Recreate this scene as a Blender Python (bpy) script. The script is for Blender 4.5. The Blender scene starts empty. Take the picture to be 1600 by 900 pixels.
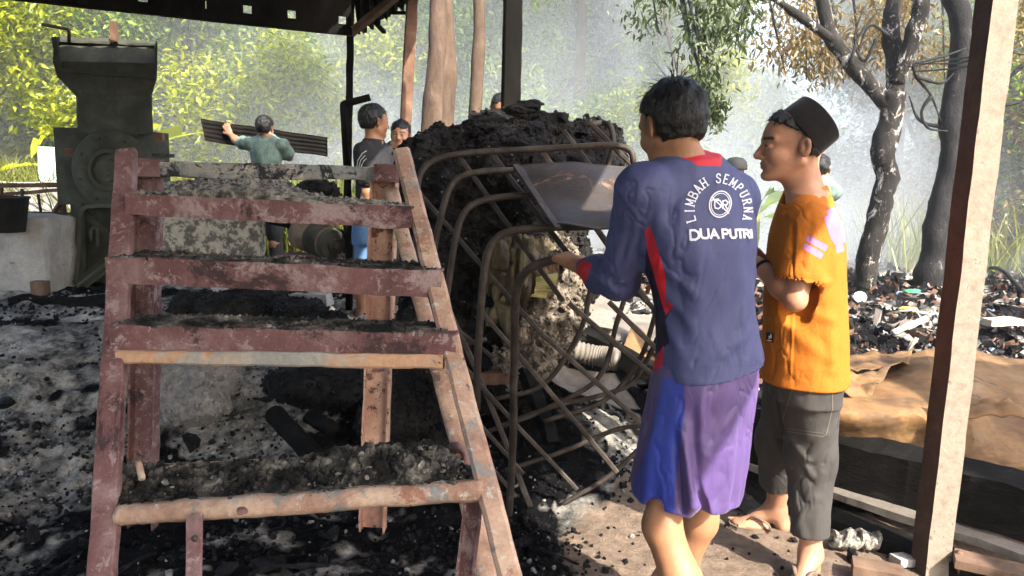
import bpy, math, random
import numpy as np
from mathutils import Vector, noise as mnoise
random.seed(7); rng = np.random.default_rng(7)
sc = bpy.context.scene; COL = sc.collection
# ---------------------------------------------------------------- camera
FPX = 1150.0; PITCH = math.radians(8.5); ROLL = math.radians(1.7); CH = 1.38
FW = np.array([0, math.cos(PITCH), -math.sin(PITCH)]); UL = np.array([0, math.sin(PITCH), math.cos(PITCH)]); RL = np.array([1.0, 0, 0])
CX = math.cos(ROLL) * RL + math.sin(ROLL) * UL; CY = -math.sin(ROLL) * RL + math.cos(ROLL) * UL
CO = np.array([0, 0, CH])
cd = bpy.data.cameras.new('camera'); cam = bpy.data.objects.new('camera', cd); COL.objects.link(cam)
from mathutils import Matrix
cam.matrix_world = Matrix(((CX[0], CY[0], -FW[0], 0), (CX[1], CY[1], -FW[1], 0), (CX[2], CY[2], -FW[2], CH), (0, 0, 0, 1)))
cd.sensor_width = 36; cd.lens = FPX / 1600 * 36; cd.clip_start = 0.05; cd.clip_end = 400
sc.camera = cam
# ---------------------------------------------------------------- light
SUN_EL = math.radians(42); SUN_AZ = np.array([0.60, -0.80])      # horizontal direction towards the sun
w = bpy.data.worlds.new('World'); sc.world = w; w.use_nodes = True
nt = w.node_tree; sky = nt.nodes.new('ShaderNodeTexSky'); sky.sky_type = 'NISHITA'; sky.sun_disc = False
sky.sun_elevation = SUN_EL; sky.sun_rotation = math.atan2(SUN_AZ[0], SUN_AZ[1]); sky.dust_density = 4.0; sky.air_density = 1.0; sky.ozone_density = 1.0
nt.links.new(sky.outputs[0], nt.nodes['Background'].inputs[0]); nt.nodes['Background'].inputs[1].default_value = 0.15
sl = bpy.data.lights.new('sun', 'SUN'); sl.energy = 3.5; sl.angle = math.radians(0.5); sl.color = (1, .92, .79)
so = bpy.data.objects.new('sun', sl); COL.objects.link(so)
sd = Vector((SUN_AZ[0] * math.cos(SUN_EL), SUN_AZ[1] * math.cos(SUN_EL), math.sin(SUN_EL)))
so.rotation_euler = sd.to_track_quat('Z', 'Y').to_euler(); so.location = (3, -4, 6)
sc.view_settings.view_transform = 'Standard'; sc.view_settings.look = 'None'; sc.view_settings.gamma = 1
sc.view_settings.exposure = 2.35
sc.cycles.volume_bounces = 3; sc.cycles.max_bounces = 8; sc.cycles.transparent_max_bounces = 12
sc.cycles.use_denoising = True
# ---------------------------------------------------------------- placing helpers
def ray(u, v): return FW + (u - 800) / FPX * CX + (450 - v) / FPX * CY
def P(u, v, d): return CO + ray(u, v) * d
def PY(u, v, Y):
    r = ray(u, v); return CO + r * (Y / r[1])
def PZ(u, v, z):
    r = ray(u, v); return CO + r * ((z - CH) / r[2])
def proj(p):
    q = np.asarray(p) - CO; d = q @ FW
    return 800 + FPX * (q @ CX) / d, 450 - FPX * (q @ CY) / d
def nrm(v): v = np.asarray(v, float); return v / (np.linalg.norm(v) + 1e-12)
# ---------------------------------------------------------------- value noise (vectorised)
def _hash(i, j, k, s):
    with np.errstate(over='ignore'):
        n = (i.astype(np.uint32) * np.uint32(374761393) + j.astype(np.uint32) * np.uint32(668265263) + k.astype(np.uint32) * np.uint32(2147483647) + np.uint32((s * 974711 + 13) & 0xffffffff))
        n = (n ^ (n >> np.uint32(13))) * np.uint32(1274126177); n = n ^ (n >> np.uint32(16))
    return n.astype(np.float64) / 4294967295.0 * 2 - 1
def vn(p, s=0):
    p = np.asarray(p, float); f = np.floor(p); t = p - f; t = t * t * (3 - 2 * t); i = f.astype(np.int64)
    o = 0
    for a in (0, 1):
        wa = t[:, 0] if a else 1 - t[:, 0]
        for b in (0, 1):
            wb = t[:, 1] if b else 1 - t[:, 1]
            for c in (0, 1):
                wc = t[:, 2] if c else 1 - t[:, 2]
                o = o + wa * wb * wc * _hash(i[:, 0] + a, i[:, 1] + b, i[:, 2] + c, s)
    return o
def fbm(p, sc_, o=4, s=0, g=.5):
    p = np.asarray(p, float) * sc_; r = 0; a = 1
    for q in range(o):
        r = r + a * vn(p + 17.3 * q, s + q); p = p * 2.03; a *= g
    return r
# ---------------------------------------------------------------- objects
def tag(o, label=None, cat=None, group=None, kind=None):
    if label: o['label'] = label
    if cat: o['category'] = cat
    if group: o['group'] = group
    if kind: o['kind'] = kind
    return o
def thing(name, label, cat, loc=(0, 0, 0), group=None):
    o = bpy.data.objects.new(name, None); COL.objects.link(o); o.location = [float(q) for q in loc]; o.empty_display_size = .1
    return tag(o, label, cat, group)
def wloc(o):
    v = np.zeros(3)
    while o is not None: v += np.array(o.location); o = o.parent
    return v
def meshdata(name, V, F, mats=None, smooth=False, attrs=None):
    me = bpy.data.meshes.new(name); V = np.asarray(V, np.float32)
    if isinstance(F, np.ndarray):
        n, k = F.shape; me.vertices.add(len(V)); me.vertices.foreach_set('co', V.ravel())
        me.loops.add(n * k); me.loops.foreach_set('vertex_index', F.astype(np.int32).ravel())
        me.polygons.add(n); me.polygons.foreach_set('loop_start', np.arange(0, n * k, k, dtype=np.int32))
        me.update(calc_edges=True)
    else: me.from_pydata(V.tolist(), [], F); me.update()
    if smooth: me.shade_smooth()
    else: me.shade_flat()
    for m in (mats if isinstance(mats, (list, tuple)) else [mats]):
        if m: me.materials.append(m)
    if attrs:
        for k_, a in attrs.items():
            at = me.attributes.new(k_, 'FLOAT', 'POINT'); at.data.foreach_set('value', np.asarray(a, np.float32))
    return me
def obj(name, V, F, mat, parent=None, smooth=False, attrs=None, loc=None):
    V = np.asarray(V, float)
    base = wloc(parent) if parent is not None else (np.array(loc, float) if loc is not None else V.mean(0) * [1, 1, 0] + [0, 0, V[:, 2].min()])
    me = meshdata(name, V - base, F, mat, smooth, attrs)
    o = bpy.data.objects.new(name, me); COL.objects.link(o)
    if parent is not None: o.parent = parent
    else: o.location = base
    return o
class MB:
    def __init__(s): s.V = []; s.F = []; s.n = 0
    def add(s, V, F):
        V = np.asarray(V, float); s.V.append(V); s.F += [tuple(int(i) + s.n for i in f) for f in F]; s.n += len(V); return s
    def build(s, name, mat, parent=None, smooth=False, **k): return obj(name, np.concatenate(s.V), s.F, mat, parent, smooth, **k)
def frame(d, up=(0, 0, 1)):
    d = nrm(d); up = np.asarray(up, float)
    if abs(d @ nrm(up)) > .98: up = np.array([0, 1.0, 0]) if abs(d[1]) < .9 else np.array([1.0, 0, 0])
    s = nrm(np.cross(d, up)); u = np.cross(s, d); return s, u
def boxvf(c, sz, ax=None, taper=0):
    c = np.asarray(c, float); sx, sy, sz_ = [q / 2 for q in sz]; A = np.eye(3) if ax is None else np.asarray(ax)
    V = []
    for z in (-1, 1):
        k = 1 - taper if z > 0 else 1
        for x, y in ((-1, -1), (1, -1), (1, 1), (-1, 1)): V.append(c + A[0] * x * sx * k + A[1] * y * sy * k + A[2] * z * sz_)
    return np.array(V), [(3, 2, 1, 0), (4, 5, 6, 7), (0, 1, 5, 4), (1, 2, 6, 5), (2, 3, 7, 6), (3, 0, 4, 7)]
def sweep(pts, prof, up=(0, 0, 1), cap=True, scale=None, jit=0, seed=0):
    pts = np.asarray(pts, float); prof = np.asarray(prof, float); n = len(prof); V = []; s_prev = None
    for i, p in enumerate(pts):
        a = pts[max(0, i - 1)]; b = pts[min(len(pts) - 1, i + 1)]; d = nrm(b - a)
        if s_prev is None: s, u = frame(d, up)
        else:
            u = np.cross(s_prev, d); u = nrm(u); s = nrm(np.cross(d, u))
        s_prev = s; k = 1 if scale is None else scale[i]
        V.append(p + (prof[:, :1] * s + prof[:, 1:] * u) * k)
    V = np.concatenate(V)
    if jit:
        V = V + jit * np.stack([fbm(V, 14, 3, seed + q) for q in (1, 5, 9)], 1)
    F = []
    for i in range(len(pts) - 1):
        for j in range(n):
            k = (j + 1) % n; F.append((i * n + j, i * n + k, (i + 1) * n + k, (i + 1) * n + j))
    if cap: F.append(tuple(range(n - 1, -1, -1))); F.append(tuple(range((len(pts) - 1) * n, len(pts) * n)))
    return V, F
def circ(r, n=10): return [(r * math.cos(2 * math.pi * i / n), r * math.sin(2 * math.pi * i / n)) for i in range(n)]
def rect(w_, h_): return [(-w_ / 2, -h_ / 2), (w_ / 2, -h_ / 2), (w_ / 2, h_ / 2), (-w_ / 2, h_ / 2)]
def bevrect(w_, h_, b=.003):
    x, y = w_ / 2, h_ / 2; return [(-x + b, -y), (x - b, -y), (x, -y + b), (x, y - b), (x - b, y), (-x + b, y), (-x, y - b), (-x, -y + b)]
def angle_prof(a, b, t=.006):   # L-profile: vertical face a tall, shelf b deep
    return [(0, 0), (t, 0), (t, a - t), (b, a - t), (b, a), (0, a)]
def chan(w_, dp, t=.006): return [(-w_ / 2, 0), (w_ / 2, 0), (w_ / 2, dp), (w_ / 2 - t, dp), (w_ / 2 - t, t), (-w_ / 2 + t, t), (-w_ / 2 + t, dp), (-w_ / 2, dp)]
def lin(a, b, n): a = np.asarray(a, float); b = np.asarray(b, float); return a + (b - a) * np.linspace(0, 1, n)[:, None]
def smoothpath(pts, n=8):
    pts = [np.asarray(p, float) for p in pts]; P_ = [2 * pts[0] - pts[1]] + pts + [2 * pts[-1] - pts[-2]]; out = []
    for i in range(1, len(P_) - 2):
        for t in np.linspace(0, 1, n, endpoint=False):
            a, b, c, d = P_[i - 1], P_[i], P_[i + 1], P_[i + 2]
            out.append(.5 * ((2 * b) + (c - a) * t + (2 * a - 5 * b + 4 * c - d) * t * t + (3 * b - a - 3 * c + d) * t ** 3))
    out.append(pts[-1]); return np.array(out)
def fillet(pts, r, n=6):
    pts = [np.asarray(p, float) for p in pts]; out = [pts[0]]
    for i in range(1, len(pts) - 1):
        a, b, c = pts[i - 1], pts[i], pts[i + 1]; ra = min(r, .49 * np.linalg.norm(a - b)); rc = min(r, .49 * np.linalg.norm(c - b))
        p = b + nrm(a - b) * ra; q = b + nrm(c - b) * rc
        for t in np.linspace(0, 1, n): out.append((1 - t) ** 2 * p + 2 * t * (1 - t) * b + t * t * q)
    out.append(pts[-1]); return np.array(out)
def lathe(pts, n=20, c=(0, 0, 0), ax=(0, 0, 1)):
    s, u = frame(ax); ax = nrm(ax); c = np.asarray(c, float); V = []
    for r, z in pts:
        for i in range(n):
            t = 2 * math.pi * i / n; V.append(c + ax * z + (s * math.cos(t) + u * math.sin(t)) * r)
    F = []; m = len(pts)
    for i in range(m - 1):
        for j in range(n): k = (j + 1) % n; F.append((i * n + j, i * n + k, (i + 1) * n + k, (i + 1) * n + j))
    F.append(tuple(range(n - 1, -1, -1))); F.append(tuple(range((m - 1) * n, m * n)))
    return np.array(V), F
# ---------------------------------------------------------------- materials
def mk(name):
    m = bpy.data.materials.new(name); m.use_nodes = True; t = m.node_tree; b = t.nodes['Principled BSDF']; return m, t, b
def nd(t, typ, **k):
    n = t.nodes.new(typ)
    for a, v in k.items(): setattr(n, a, v)
    return n
def coords(t, scale=(1, 1, 1)):
    g = nd(t, 'ShaderNodeNewGeometry'); mp = nd(t, 'ShaderNodeMapping'); mp.inputs['Scale'].default_value = scale
    t.links.new(g.outputs['Position'], mp.inputs[0]); return mp.outputs[0]
def nz(t, co, sc_, det=5, rough=.6, dist=0):
    n = nd(t, 'ShaderNodeTexNoise'); n.inputs['Scale'].default_value = sc_; n.inputs['Detail'].default_value = det; n.inputs['Roughness'].default_value = rough; n.inputs['Distortion'].default_value = dist
    t.links.new(co, n.inputs['Vector']); return n.outputs['Fac']
def ramp(t, fac, stops, interp='LINEAR'):
    r = nd(t, 'ShaderNodeValToRGB'); r.color_ramp.interpolation = interp; e = r.color_ramp.elements
    while len(e) < len(stops): e.new(.5)
    for q, (p, c) in zip(e, stops): q.position = p; q.color = (*c, 1) if len(c) == 3 else c
    t.links.new(fac, r.inputs[0]); return r.outputs[0]
def mix(t, fac, a, b, mode='MIX'):
    m = nd(t, 'ShaderNodeMix', data_type='RGBA', blend_type=mode)
    if isinstance(fac, float): m.inputs[0].default_value = fac
    else: t.links.new(fac, m.inputs[0])
    for i, x in ((6, a), (7, b)):
        if isinstance(x, tuple): m.inputs[i].default_value = (*x, 1)
        else: t.links.new(x, m.inputs[i])
    return m.outputs[2]
def attr_mask(t, name, soft=.0006):
    a = nd(t, 'ShaderNodeAttribute', attribute_name=name); m = nd(t, 'ShaderNodeMapRange'); m.inputs[1].default_value = -soft; m.inputs[2].default_value = soft
    t.links.new(a.outputs['Fac'], m.inputs[0]); return m.outputs[0]
def bump(t, b, h, strength, dist=.01):
    n = nd(t, 'ShaderNodeBump'); n.inputs['Strength'].default_value = strength; n.inputs['Distance'].default_value = dist
    t.links.new(h, n.inputs['Height']); t.links.new(n.outputs[0], b.inputs['Normal']); return n
def G3(a, b, c): return (a, b, c)
def rough_mat(name, stops, sc_=6, rough=.85, bs=.6, bsc=None, bd=.01, metal=0, patch=None, fine=.25, stretch=(1, 1, 1), spec=.22, dist=.3):
    """noise-coloured surface: stops along one noise, optional patch (colour, threshold, scale), grain and bump"""
    m, t, b = mk(name); co = coords(t, stretch); f = nz(t, co, sc_, 6, .65, dist); c = ramp(t, f, stops)
    if patch:
        for pc, th, ps in patch:
            q = nz(t, co, ps, 10, .78, .5); q2 = ramp(t, q, [(th - .02, (0, 0, 0)), (th + .025, (1, 1, 1))]); c = mix(t, q2, c, pc)
    if fine:
        g = nz(t, co, sc_ * 14, 3, .7); c = mix(t, fine, c, ramp(t, g, [(.35, (.25, .25, .25)), (.65, (1, 1, 1))]), 'MULTIPLY')
    t.links.new(c, b.inputs['Base Color']); b.inputs['Roughness'].default_value = rough; b.inputs['Metallic'].default_value = metal; b.inputs['Specular IOR Level'].default_value = spec
    h = nz(t, co, bsc or sc_ * 5, 6, .7); bump(t, b, h, bs, bd); return m
def fol_mat(name, c1, c2, tr=.5):
    m, t, b = mk(name); oi = nd(t, 'ShaderNodeNewGeometry'); c = ramp(t, oi.outputs['Random Per Island'], [(0, c1), (.6, c2), (1, tuple(min(1, q * 1.5) for q in c2))])
    t.links.new(c, b.inputs['Base Color']); b.inputs['Roughness'].default_value = .45; b.inputs['Specular IOR Level'].default_value = .6
    tl = nd(t, 'ShaderNodeBsdfTranslucent'); t.links.new(c, tl.inputs[0]); ms = nd(t, 'ShaderNodeMixShader'); ms.inputs[0].default_value = tr
    t.links.new(b.outputs[0], ms.inputs[1]); t.links.new(tl.outputs[0], ms.inputs[2]); t.links.new(ms.outputs[0], t.nodes['Material Output'].inputs[0]); return m
# ---------------------------------------------------------------- implicit surfaces -> continuous meshes
class SDF:
    def __init__(s, lo, hi, h):
        s.lo = np.asarray(lo, float); s.h = h; n = np.ceil((np.asarray(hi, float) - s.lo) / h).astype(int) + 1
        s.ax = [s.lo[i] + h * np.arange(n[i]) for i in range(3)]; s.v = np.full(n, .2, np.float32)
    def put(s, f, lo, hi, k=0., op='u'):
        m = k + 2.5 * s.h; a = [max(0, int((lo[i] - m - s.lo[i]) / s.h)) for i in range(3)]; b = [min(len(s.ax[i]), int((hi[i] + m - s.lo[i]) / s.h) + 2) for i in range(3)]
        if any(b[i] <= a[i] for i in range(3)): return s
        X = s.ax[0][a[0]:b[0], None, None]; Y = s.ax[1][None, a[1]:b[1], None]; Z = s.ax[2][None, None, a[2]:b[2]]
        d = f(X, Y, Z); sl = (slice(a[0], b[0]), slice(a[1], b[1]), slice(a[2], b[2])); c = s.v[sl]
        if op == 's': c = -c
        if k > 0:
            h = np.clip(.5 + .5 * (c - d) / k, 0, 1); r = c + (d - c) * h - k * h * (1 - h)
        else: r = np.minimum(c, d)
        if op == 's': r = -r
        s.v[sl] = r; return s
    def cone(s, a, b, ra, rb, k=0., flat=None, op='u'):
        a = np.asarray(a, float); b = np.asarray(b, float); R = max(ra, rb); lo = np.minimum(a, b) - R; hi = np.maximum(a, b) + R
        ba = b - a; L = ba @ ba + 1e-12
        if flat is not None: n = nrm(flat[0]); g = flat[1]
        def f(X, Y, Z):
            x = X - a[0]; y = Y - a[1]; z = Z - a[2]; t = np.clip((x * ba[0] + y * ba[1] + z * ba[2]) / L, 0, 1)
            x = x - t * ba[0]; y = y - t * ba[1]; z = z - t * ba[2]
            q = x * x + y * y + z * z
            if flat is not None: w_ = x * n[0] + y * n[1] + z * n[2]; q = q + w_ * w_ * (g * g - 1)
            return (np.sqrt(q) - (ra + (rb - ra) * t)) * (1 if flat is None else .8)
        return s.put(f, lo, hi, k, op)
    def chain(s, pts, rs, k=0., flat=None):
        for i in range(len(pts) - 1): s.cone(pts[i], pts[i + 1], rs[i], rs[i + 1], k, flat)
        return s
    def ell(s, c, r, A=None, k=0., op='u'):
        c = np.asarray(c, float); A = np.eye(3) if A is None else np.asarray(A, float); R = max(r); mr = min(r)
        def f(X, Y, Z):
            x = X - c[0]; y = Y - c[1]; z = Z - c[2]; q = 0; g = 0
            for i in range(3):
                w_ = (x * A[i][0] + y * A[i][1] + z * A[i][2]) / r[i]; q = q + w_ * w_; g = g + (w_ / r[i]) ** 2
            q0 = np.sqrt(q); return q0 * (q0 - 1) / (np.sqrt(g) + 1e-6)
        return s.put(f, c - R, c + R, k, op)
    def loft(s, a, b, side, secs, k=0., p=2.0):
        """stacked ellipses along a->b: secs rows (t, half width, half depth, shift sideways, shift in depth)"""
        a = np.asarray(a, float); b = np.asarray(b, float); L = np.linalg.norm(b - a); d = (b - a) / L; side = nrm(np.asarray(side, float) - d * (np.asarray(side, float) @ d)); dep = np.cross(d, side)
        S = np.array([(list(q) + [0, 0])[:5] for q in secs], float); tt = np.linspace(S[0, 0], S[-1, 0], 60)
        def sm(c):
            y = np.interp(tt, S[:, 0], S[:, c]); yy = np.pad(y, 3, mode='edge'); return np.convolve(yy, np.ones(7) / 7, 'valid')
        C = [sm(c) for c in (1, 2, 3, 4)]; R = float(S[:, 1:3].max() + np.abs(S[:, 3:]).max()); lo = np.minimum(a, b) - R; hi = np.maximum(a, b) + R
        def f(X, Y, Z):
            x = X - a[0]; y = Y - a[1]; z = Z - a[2]; t = (x * d[0] + y * d[1] + z * d[2]) / L
            wx, wy, ox, oy = [np.interp(t, tt, c) for c in C]
            u = x * side[0] + y * side[1] + z * side[2] - ox; v = x * dep[0] + y * dep[1] + z * dep[2] - oy
            if p == 2: rho = np.sqrt((u / wx) ** 2 + (v / wy) ** 2)
            else: rho = ((np.abs(u) / wx) ** p + (np.abs(v) / wy) ** p) ** (1 / p)
            q = (rho - 1) * np.minimum(wx, wy); return np.maximum(q, np.maximum((S[0, 0] - t) * L, (t - S[-1, 0]) * L))
        return s.put(f, lo, hi, k)
    def cut(s, pt, n, k=0.):
        """remove everything on the side the normal points to"""
        n = nrm(n); X = s.ax[0][:, None, None]; Y = s.ax[1][None, :, None]; Z = s.ax[2][None, None, :]
        d = (X - pt[0]) * n[0] + (Y - pt[1]) * n[1] + (Z - pt[2]) * n[2]
        s.v = np.maximum(s.v, d.astype(np.float32)); return s
    def mesh(s):
        v = s.v; sg = v < 0; n = np.array(v.shape); m = n - 1
        def cr(a, o): return a[o[0]:o[0] + m[0], o[1]:o[1] + m[1], o[2]:o[2] + m[2]]
        offs = [(i, j, k) for i in (0, 1) for j in (0, 1) for k in (0, 1)]
        cnt = sum(cr(sg, o).astype(np.int8) for o in offs); msk = (cnt > 0) & (cnt < 8)
        idx = np.full(msk.shape, -1, np.int64); ijk = np.argwhere(msk); idx[msk] = np.arange(len(ijk))
        acc = np.zeros((len(ijk), 3)); w_ = np.zeros(len(ijk))
        for a in offs:
            for e in range(3):
                if a[e]: continue
                b = list(a); b[e] = 1; A = ijk + a; B = ijk + b
                va = v[A[:, 0], A[:, 1], A[:, 2]]; vb = v[B[:, 0], B[:, 1], B[:, 2]]; c = (va < 0) != (vb < 0)
                t = np.where(c, va / np.where(va == vb, 1, va - vb), 0); p = np.array(a) + 0.0; q = np.tile(p, (len(ijk), 1)); q[:, e] += t
                acc += q * c[:, None]; w_ += c
        V = s.lo + s.h * (ijk + acc / w_[:, None]); Fs = []
        for e in range(3):
            f, g = [(1, 2), (2, 0), (0, 1)][e]; a = [slice(None)] * 3; b = [slice(None)] * 3; a[e] = slice(0, -1); b[e] = slice(1, None)
            sa = sg[tuple(a)]; sb = sg[tuple(b)]; c = sa != sb; I = np.argwhere(c); ok = (I[:, f] > 0) & (I[:, g] > 0) & (I[:, f] < m[f]) & (I[:, g] < m[g]); I = I[ok]
            def cell(df, dg): J = I.copy(); J[:, f] -= df; J[:, g] -= dg; return idx[J[:, 0], J[:, 1], J[:, 2]]
            Q = np.stack([cell(1, 1), cell(0, 1), cell(0, 0), cell(1, 0)], 1); fl = ~sa[I[:, 0], I[:, 1], I[:, 2]]; Q[fl] = Q[fl][:, ::-1]; Fs.append(Q)
        F = np.concatenate(Fs); F = F[(F >= 0).all(1)]; return V, F
def vnormals(V, F):
    a = V[F[:, 2]] - V[F[:, 0]]; b = V[F[:, 3]] - V[F[:, 1]]; n = np.cross(a, b); N = np.zeros_like(V)
    for i in range(4): np.add.at(N, F[:, i], n)
    return N / (np.linalg.norm(N, axis=1)[:, None] + 1e-12)
def relax(V, F, it=1, lam=.5):
    for _ in range(it):
        S = np.zeros_like(V); c = np.zeros(len(V))
        for i in range(4):
            j = F[:, i]; S += 0
            for q in (1, 3):
                np.add.at(S, j, V[F[:, (i + q) % 4]]); np.add.at(c, j, 1)
        V = V + lam * (S / c[:, None] - V)
    return V
def poly_sd(uv, poly):
    """signed distance (positive inside) to a polygon"""
    uv = np.asarray(uv, float); poly = np.asarray(poly, float); d = np.full(len(uv), 1e9); ins = np.zeros(len(uv), bool)
    for i in range(len(poly)):
        a = poly[i]; b = poly[(i + 1) % len(poly)]; e = b - a; w_ = uv - a; t = np.clip((w_ @ e) / (e @ e + 1e-9), 0, 1); q = w_ - t[:, None] * e; d = np.minimum(d, np.hypot(q[:, 0], q[:, 1]))
        c = ((a[1] > uv[:, 1]) != (b[1] > uv[:, 1])) & (uv[:, 0] < (b[0] - a[0]) * (uv[:, 1] - a[1]) / (b[1] - a[1] + 1e-12) + a[0]); ins ^= c
    return np.where(ins, d, -d)
def projv(V):
    q = V - CO; d = q @ FW; return np.stack([800 + FPX * (q @ CX) / d, 450 - FPX * (q @ CY) / d], 1)
# ---------------------------------------------------------------- people
def skin_mat(name, col, lip=(.25, .105, .08)):
    m, t, b = mk(name); co = coords(t); n = nz(t, co, 18, 5, .6); c = ramp(t, n, [(.3, tuple(q * .8 for q in col)), (.7, tuple(q * 1.12 for q in col))])
    sp = nz(t, co, 220, 2, .5); c = mix(t, ramp(t, sp, [(.66, (0, 0, 0)), (.72, (.35, .35, .35))]), c, tuple(q * .55 for q in col))
    so_ = nz(t, co, 7, 8, .7, .4); c = mix(t, ramp(t, so_, [(.52, (0, 0, 0)), (.72, (.55, .55, .55))]), c, tuple(q * .45 for q in col))
    c = mix(t, attr_mask(t, 'lip', .003), c, lip); c = mix(t, attr_mask(t, 'brow', .0025), c, (.016, .012, .01)); 
    c = mix(t, attr_mask(t, 'stub', .016), c, tuple(q * .40 for q in col))
    t.links.new(c, b.inputs['Base Color']); b.inputs['Roughness'].default_value = .55; b.inputs['Specular IOR Level'].default_value = .4; b.inputs['Subsurface Weight'].default_value = .08; b.inputs['Subsurface Radius'].default_value = (.02, .008, .004)
    b.inputs['Subsurface Scale'].default_value = .5
    bump(t, b, nz(t, co, 350, 3, .6), .25, .002); return m
def cloth_mat(name, base, second=None, third=None, sheen=.0, rough=.8, weave=700, bs=.25, vary=.12, heather=0, spec=.3):
    m, t, b = mk(name); co = coords(t); n = nz(t, co, 9, 4, .6); c = ramp(t, n, [(.3, tuple(q * (1 - vary) for q in base)), (.7, tuple(q * (1 + vary) for q in base))])
    if heather: c = mix(t, ramp(t, nz(t, coords(t, (1, 1, .35)), 420, 2, .8), [(.40, (0, 0, 0)), (.62, (heather,) * 3)]), c, tuple(q * .45 for q in base))
    if second: c = mix(t, attr_mask(t, 'm1'), c, second)
    if third: c = mix(t, attr_mask(t, 'm2'), c, third)
    t.links.new(c, b.inputs['Base Color']); b.inputs['Roughness'].default_value = rough; b.inputs['Sheen Weight'].default_value = sheen; b.inputs['Specular IOR Level'].default_value = spec
    h = nz(t, co, weave, 2, .5); bp = bump(t, b, h, bs, .002)
    h2 = nz(t, coords(t, (1, 1, .5)), 30, 4, .55, .6); b2 = nd(t, 'ShaderNodeBump'); b2.inputs['Strength'].default_value = .35; b2.inputs['Distance'].default_value = .006
    t.links.new(h2, b2.inputs['Height']); t.links.new(b2.outputs[0], bp.inputs['Normal']); return m
SK1 = skin_mat('skin_warm', (.30, .145, .075)); SK2 = skin_mat('skin_light_brown', (.38, .19, .115)); SKD = skin_mat('skin_brown', (.24, .12, .07))
def hair_mat():
    m, t, b = mk('black_hair'); co = coords(t, (1, 1, .25)); c = ramp(t, nz(t, co, 160, 4, .7), [(.3, (.0015, .0015, .002)), (.75, (.009, .0085, .009))]); t.links.new(c, b.inputs['Base Color'])
    b.inputs['Roughness'].default_value = .42; b.inputs['Specular IOR Level'].default_value = .35; bump(t, b, nz(t, co, 260, 4, .8), .9, .004); return m
HAIR = hair_mat()
EYEW, _t, _b = mk('eye_white'); _b.inputs['Base Color'].default_value = (.55, .5, .47, 1); _b.inputs['Roughness'].default_value = .2
EYED, _t, _b = mk('dark_iris'); _b.inputs['Base Color'].default_value = (.012, .008, .006, 1); _b.inputs['Roughness'].default_value = .1
class Frame:
    def __init__(s, c, f, u, k=1.0):
        s.c = np.asarray(c, float); s.f = nrm(f); s.l = nrm(np.cross(u, s.f)); s.u = np.cross(s.f, s.l); s.k = k; s.A = np.array([s.f, s.l, s.u])
    def __call__(s, x, y, z): return s.c + s.k * (x * s.f + y * s.l + z * s.u)
    def loc(s, V): return ((np.asarray(V) - s.c) @ s.A.T) / s.k
def head_sdf(S, H):
    k = H.k
    S.ell(H(-.012, 0, .035), [.098 * k, .077 * k, .083 * k], H.A, .01)
    S.ell(H(.022, 0, .012), [.073 * k, .066 * k, .085 * k], H.A, .02)
    S.ell(H(.030, 0, -.04), [.058 * k, .052 * k, .068 * k], H.A, .02)
    for s in (-1, 1):
        S.cone(H(.065, s * .014, -.088), H(-.008, s * .052, -.044), .017 * k, .018 * k, .02)
        S.ell(H(.058, s * .038, -.030), [.026 * k, .021 * k, .022 * k], H.A, .018)
        S.cone(H(.084, s * .012, .018), H(.070, s * .048, .020), .010 * k, .009 * k, .012)
    S.ell(H(.078, 0, -.092), [.017 * k, .02 * k, .015 * k], H.A, .012)
    for s in (-1, 1): S.ell(H(.096, s * .032, -.001), [.013 * k, .018 * k, .012 * k], H.A, .010, 's')
    for s in (-1, 1):
        S.ell(H(.080, s * .032, -.001), [.0125 * k, .015 * k, .0115 * k], H.A, .003)
    S.cone(H(.088, 0, .010), H(.111, 0, -.028), .0075 * k, .0105 * k, .010)
    S.ell(H(.108, 0, -.032), [.011 * k, .011 * k, .009 * k], H.A, .006)
    for s in (-1, 1): S.ell(H(.097, s * .013, -.034), [.011 * k, .008 * k, .008 * k], H.A, .005)
    S.ell(H(.082, 0, -.056), [.013 * k, .026 * k, .015 * k], H.A, .010)
    S.cone(H(.0925, 0, -.0530), H(.081, .019, -.057), .0055 * k, .0035 * k, .005); S.cone(H(.0925, 0, -.0530), H(.081, -.019, -.057), .0055 * k, .0035 * k, .005)
    S.cone(H(.0905, 0, -.0650), H(.081, .016, -.061), .0060 * k, .0035 * k, .005); S.cone(H(.0905, 0, -.0650), H(.081, -.016, -.061), .0060 * k, .0035 * k, .005)
    S.cone(H(.0995, .010, -.0590), H(.0995, -.010, -.0590), .0020 * k, .0020 * k, .003, op='s')
    for s in (-1, 1):
        ax = np.array([nrm(H.f * .9 + s * H.l * -.45), nrm(s * H.l * .9 + H.f * -.35), H.u]); ax = np.array([ax[0], nrm(np.cross(H.u, ax[0])), H.u])
        cen = H(-.012, s * .081, -.004)
        S.ell(cen, [.019 * k, .0085 * k, .033 * k], ax, .006); S.ell(H(-.006, s * .090, .0), [.0105 * k, .0075 * k, .020 * k], ax, .004, 's')
        S.ell(H(-.004, s * .079, -.006), [.006 * k, .006 * k, .008 * k], ax, .003)
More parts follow.
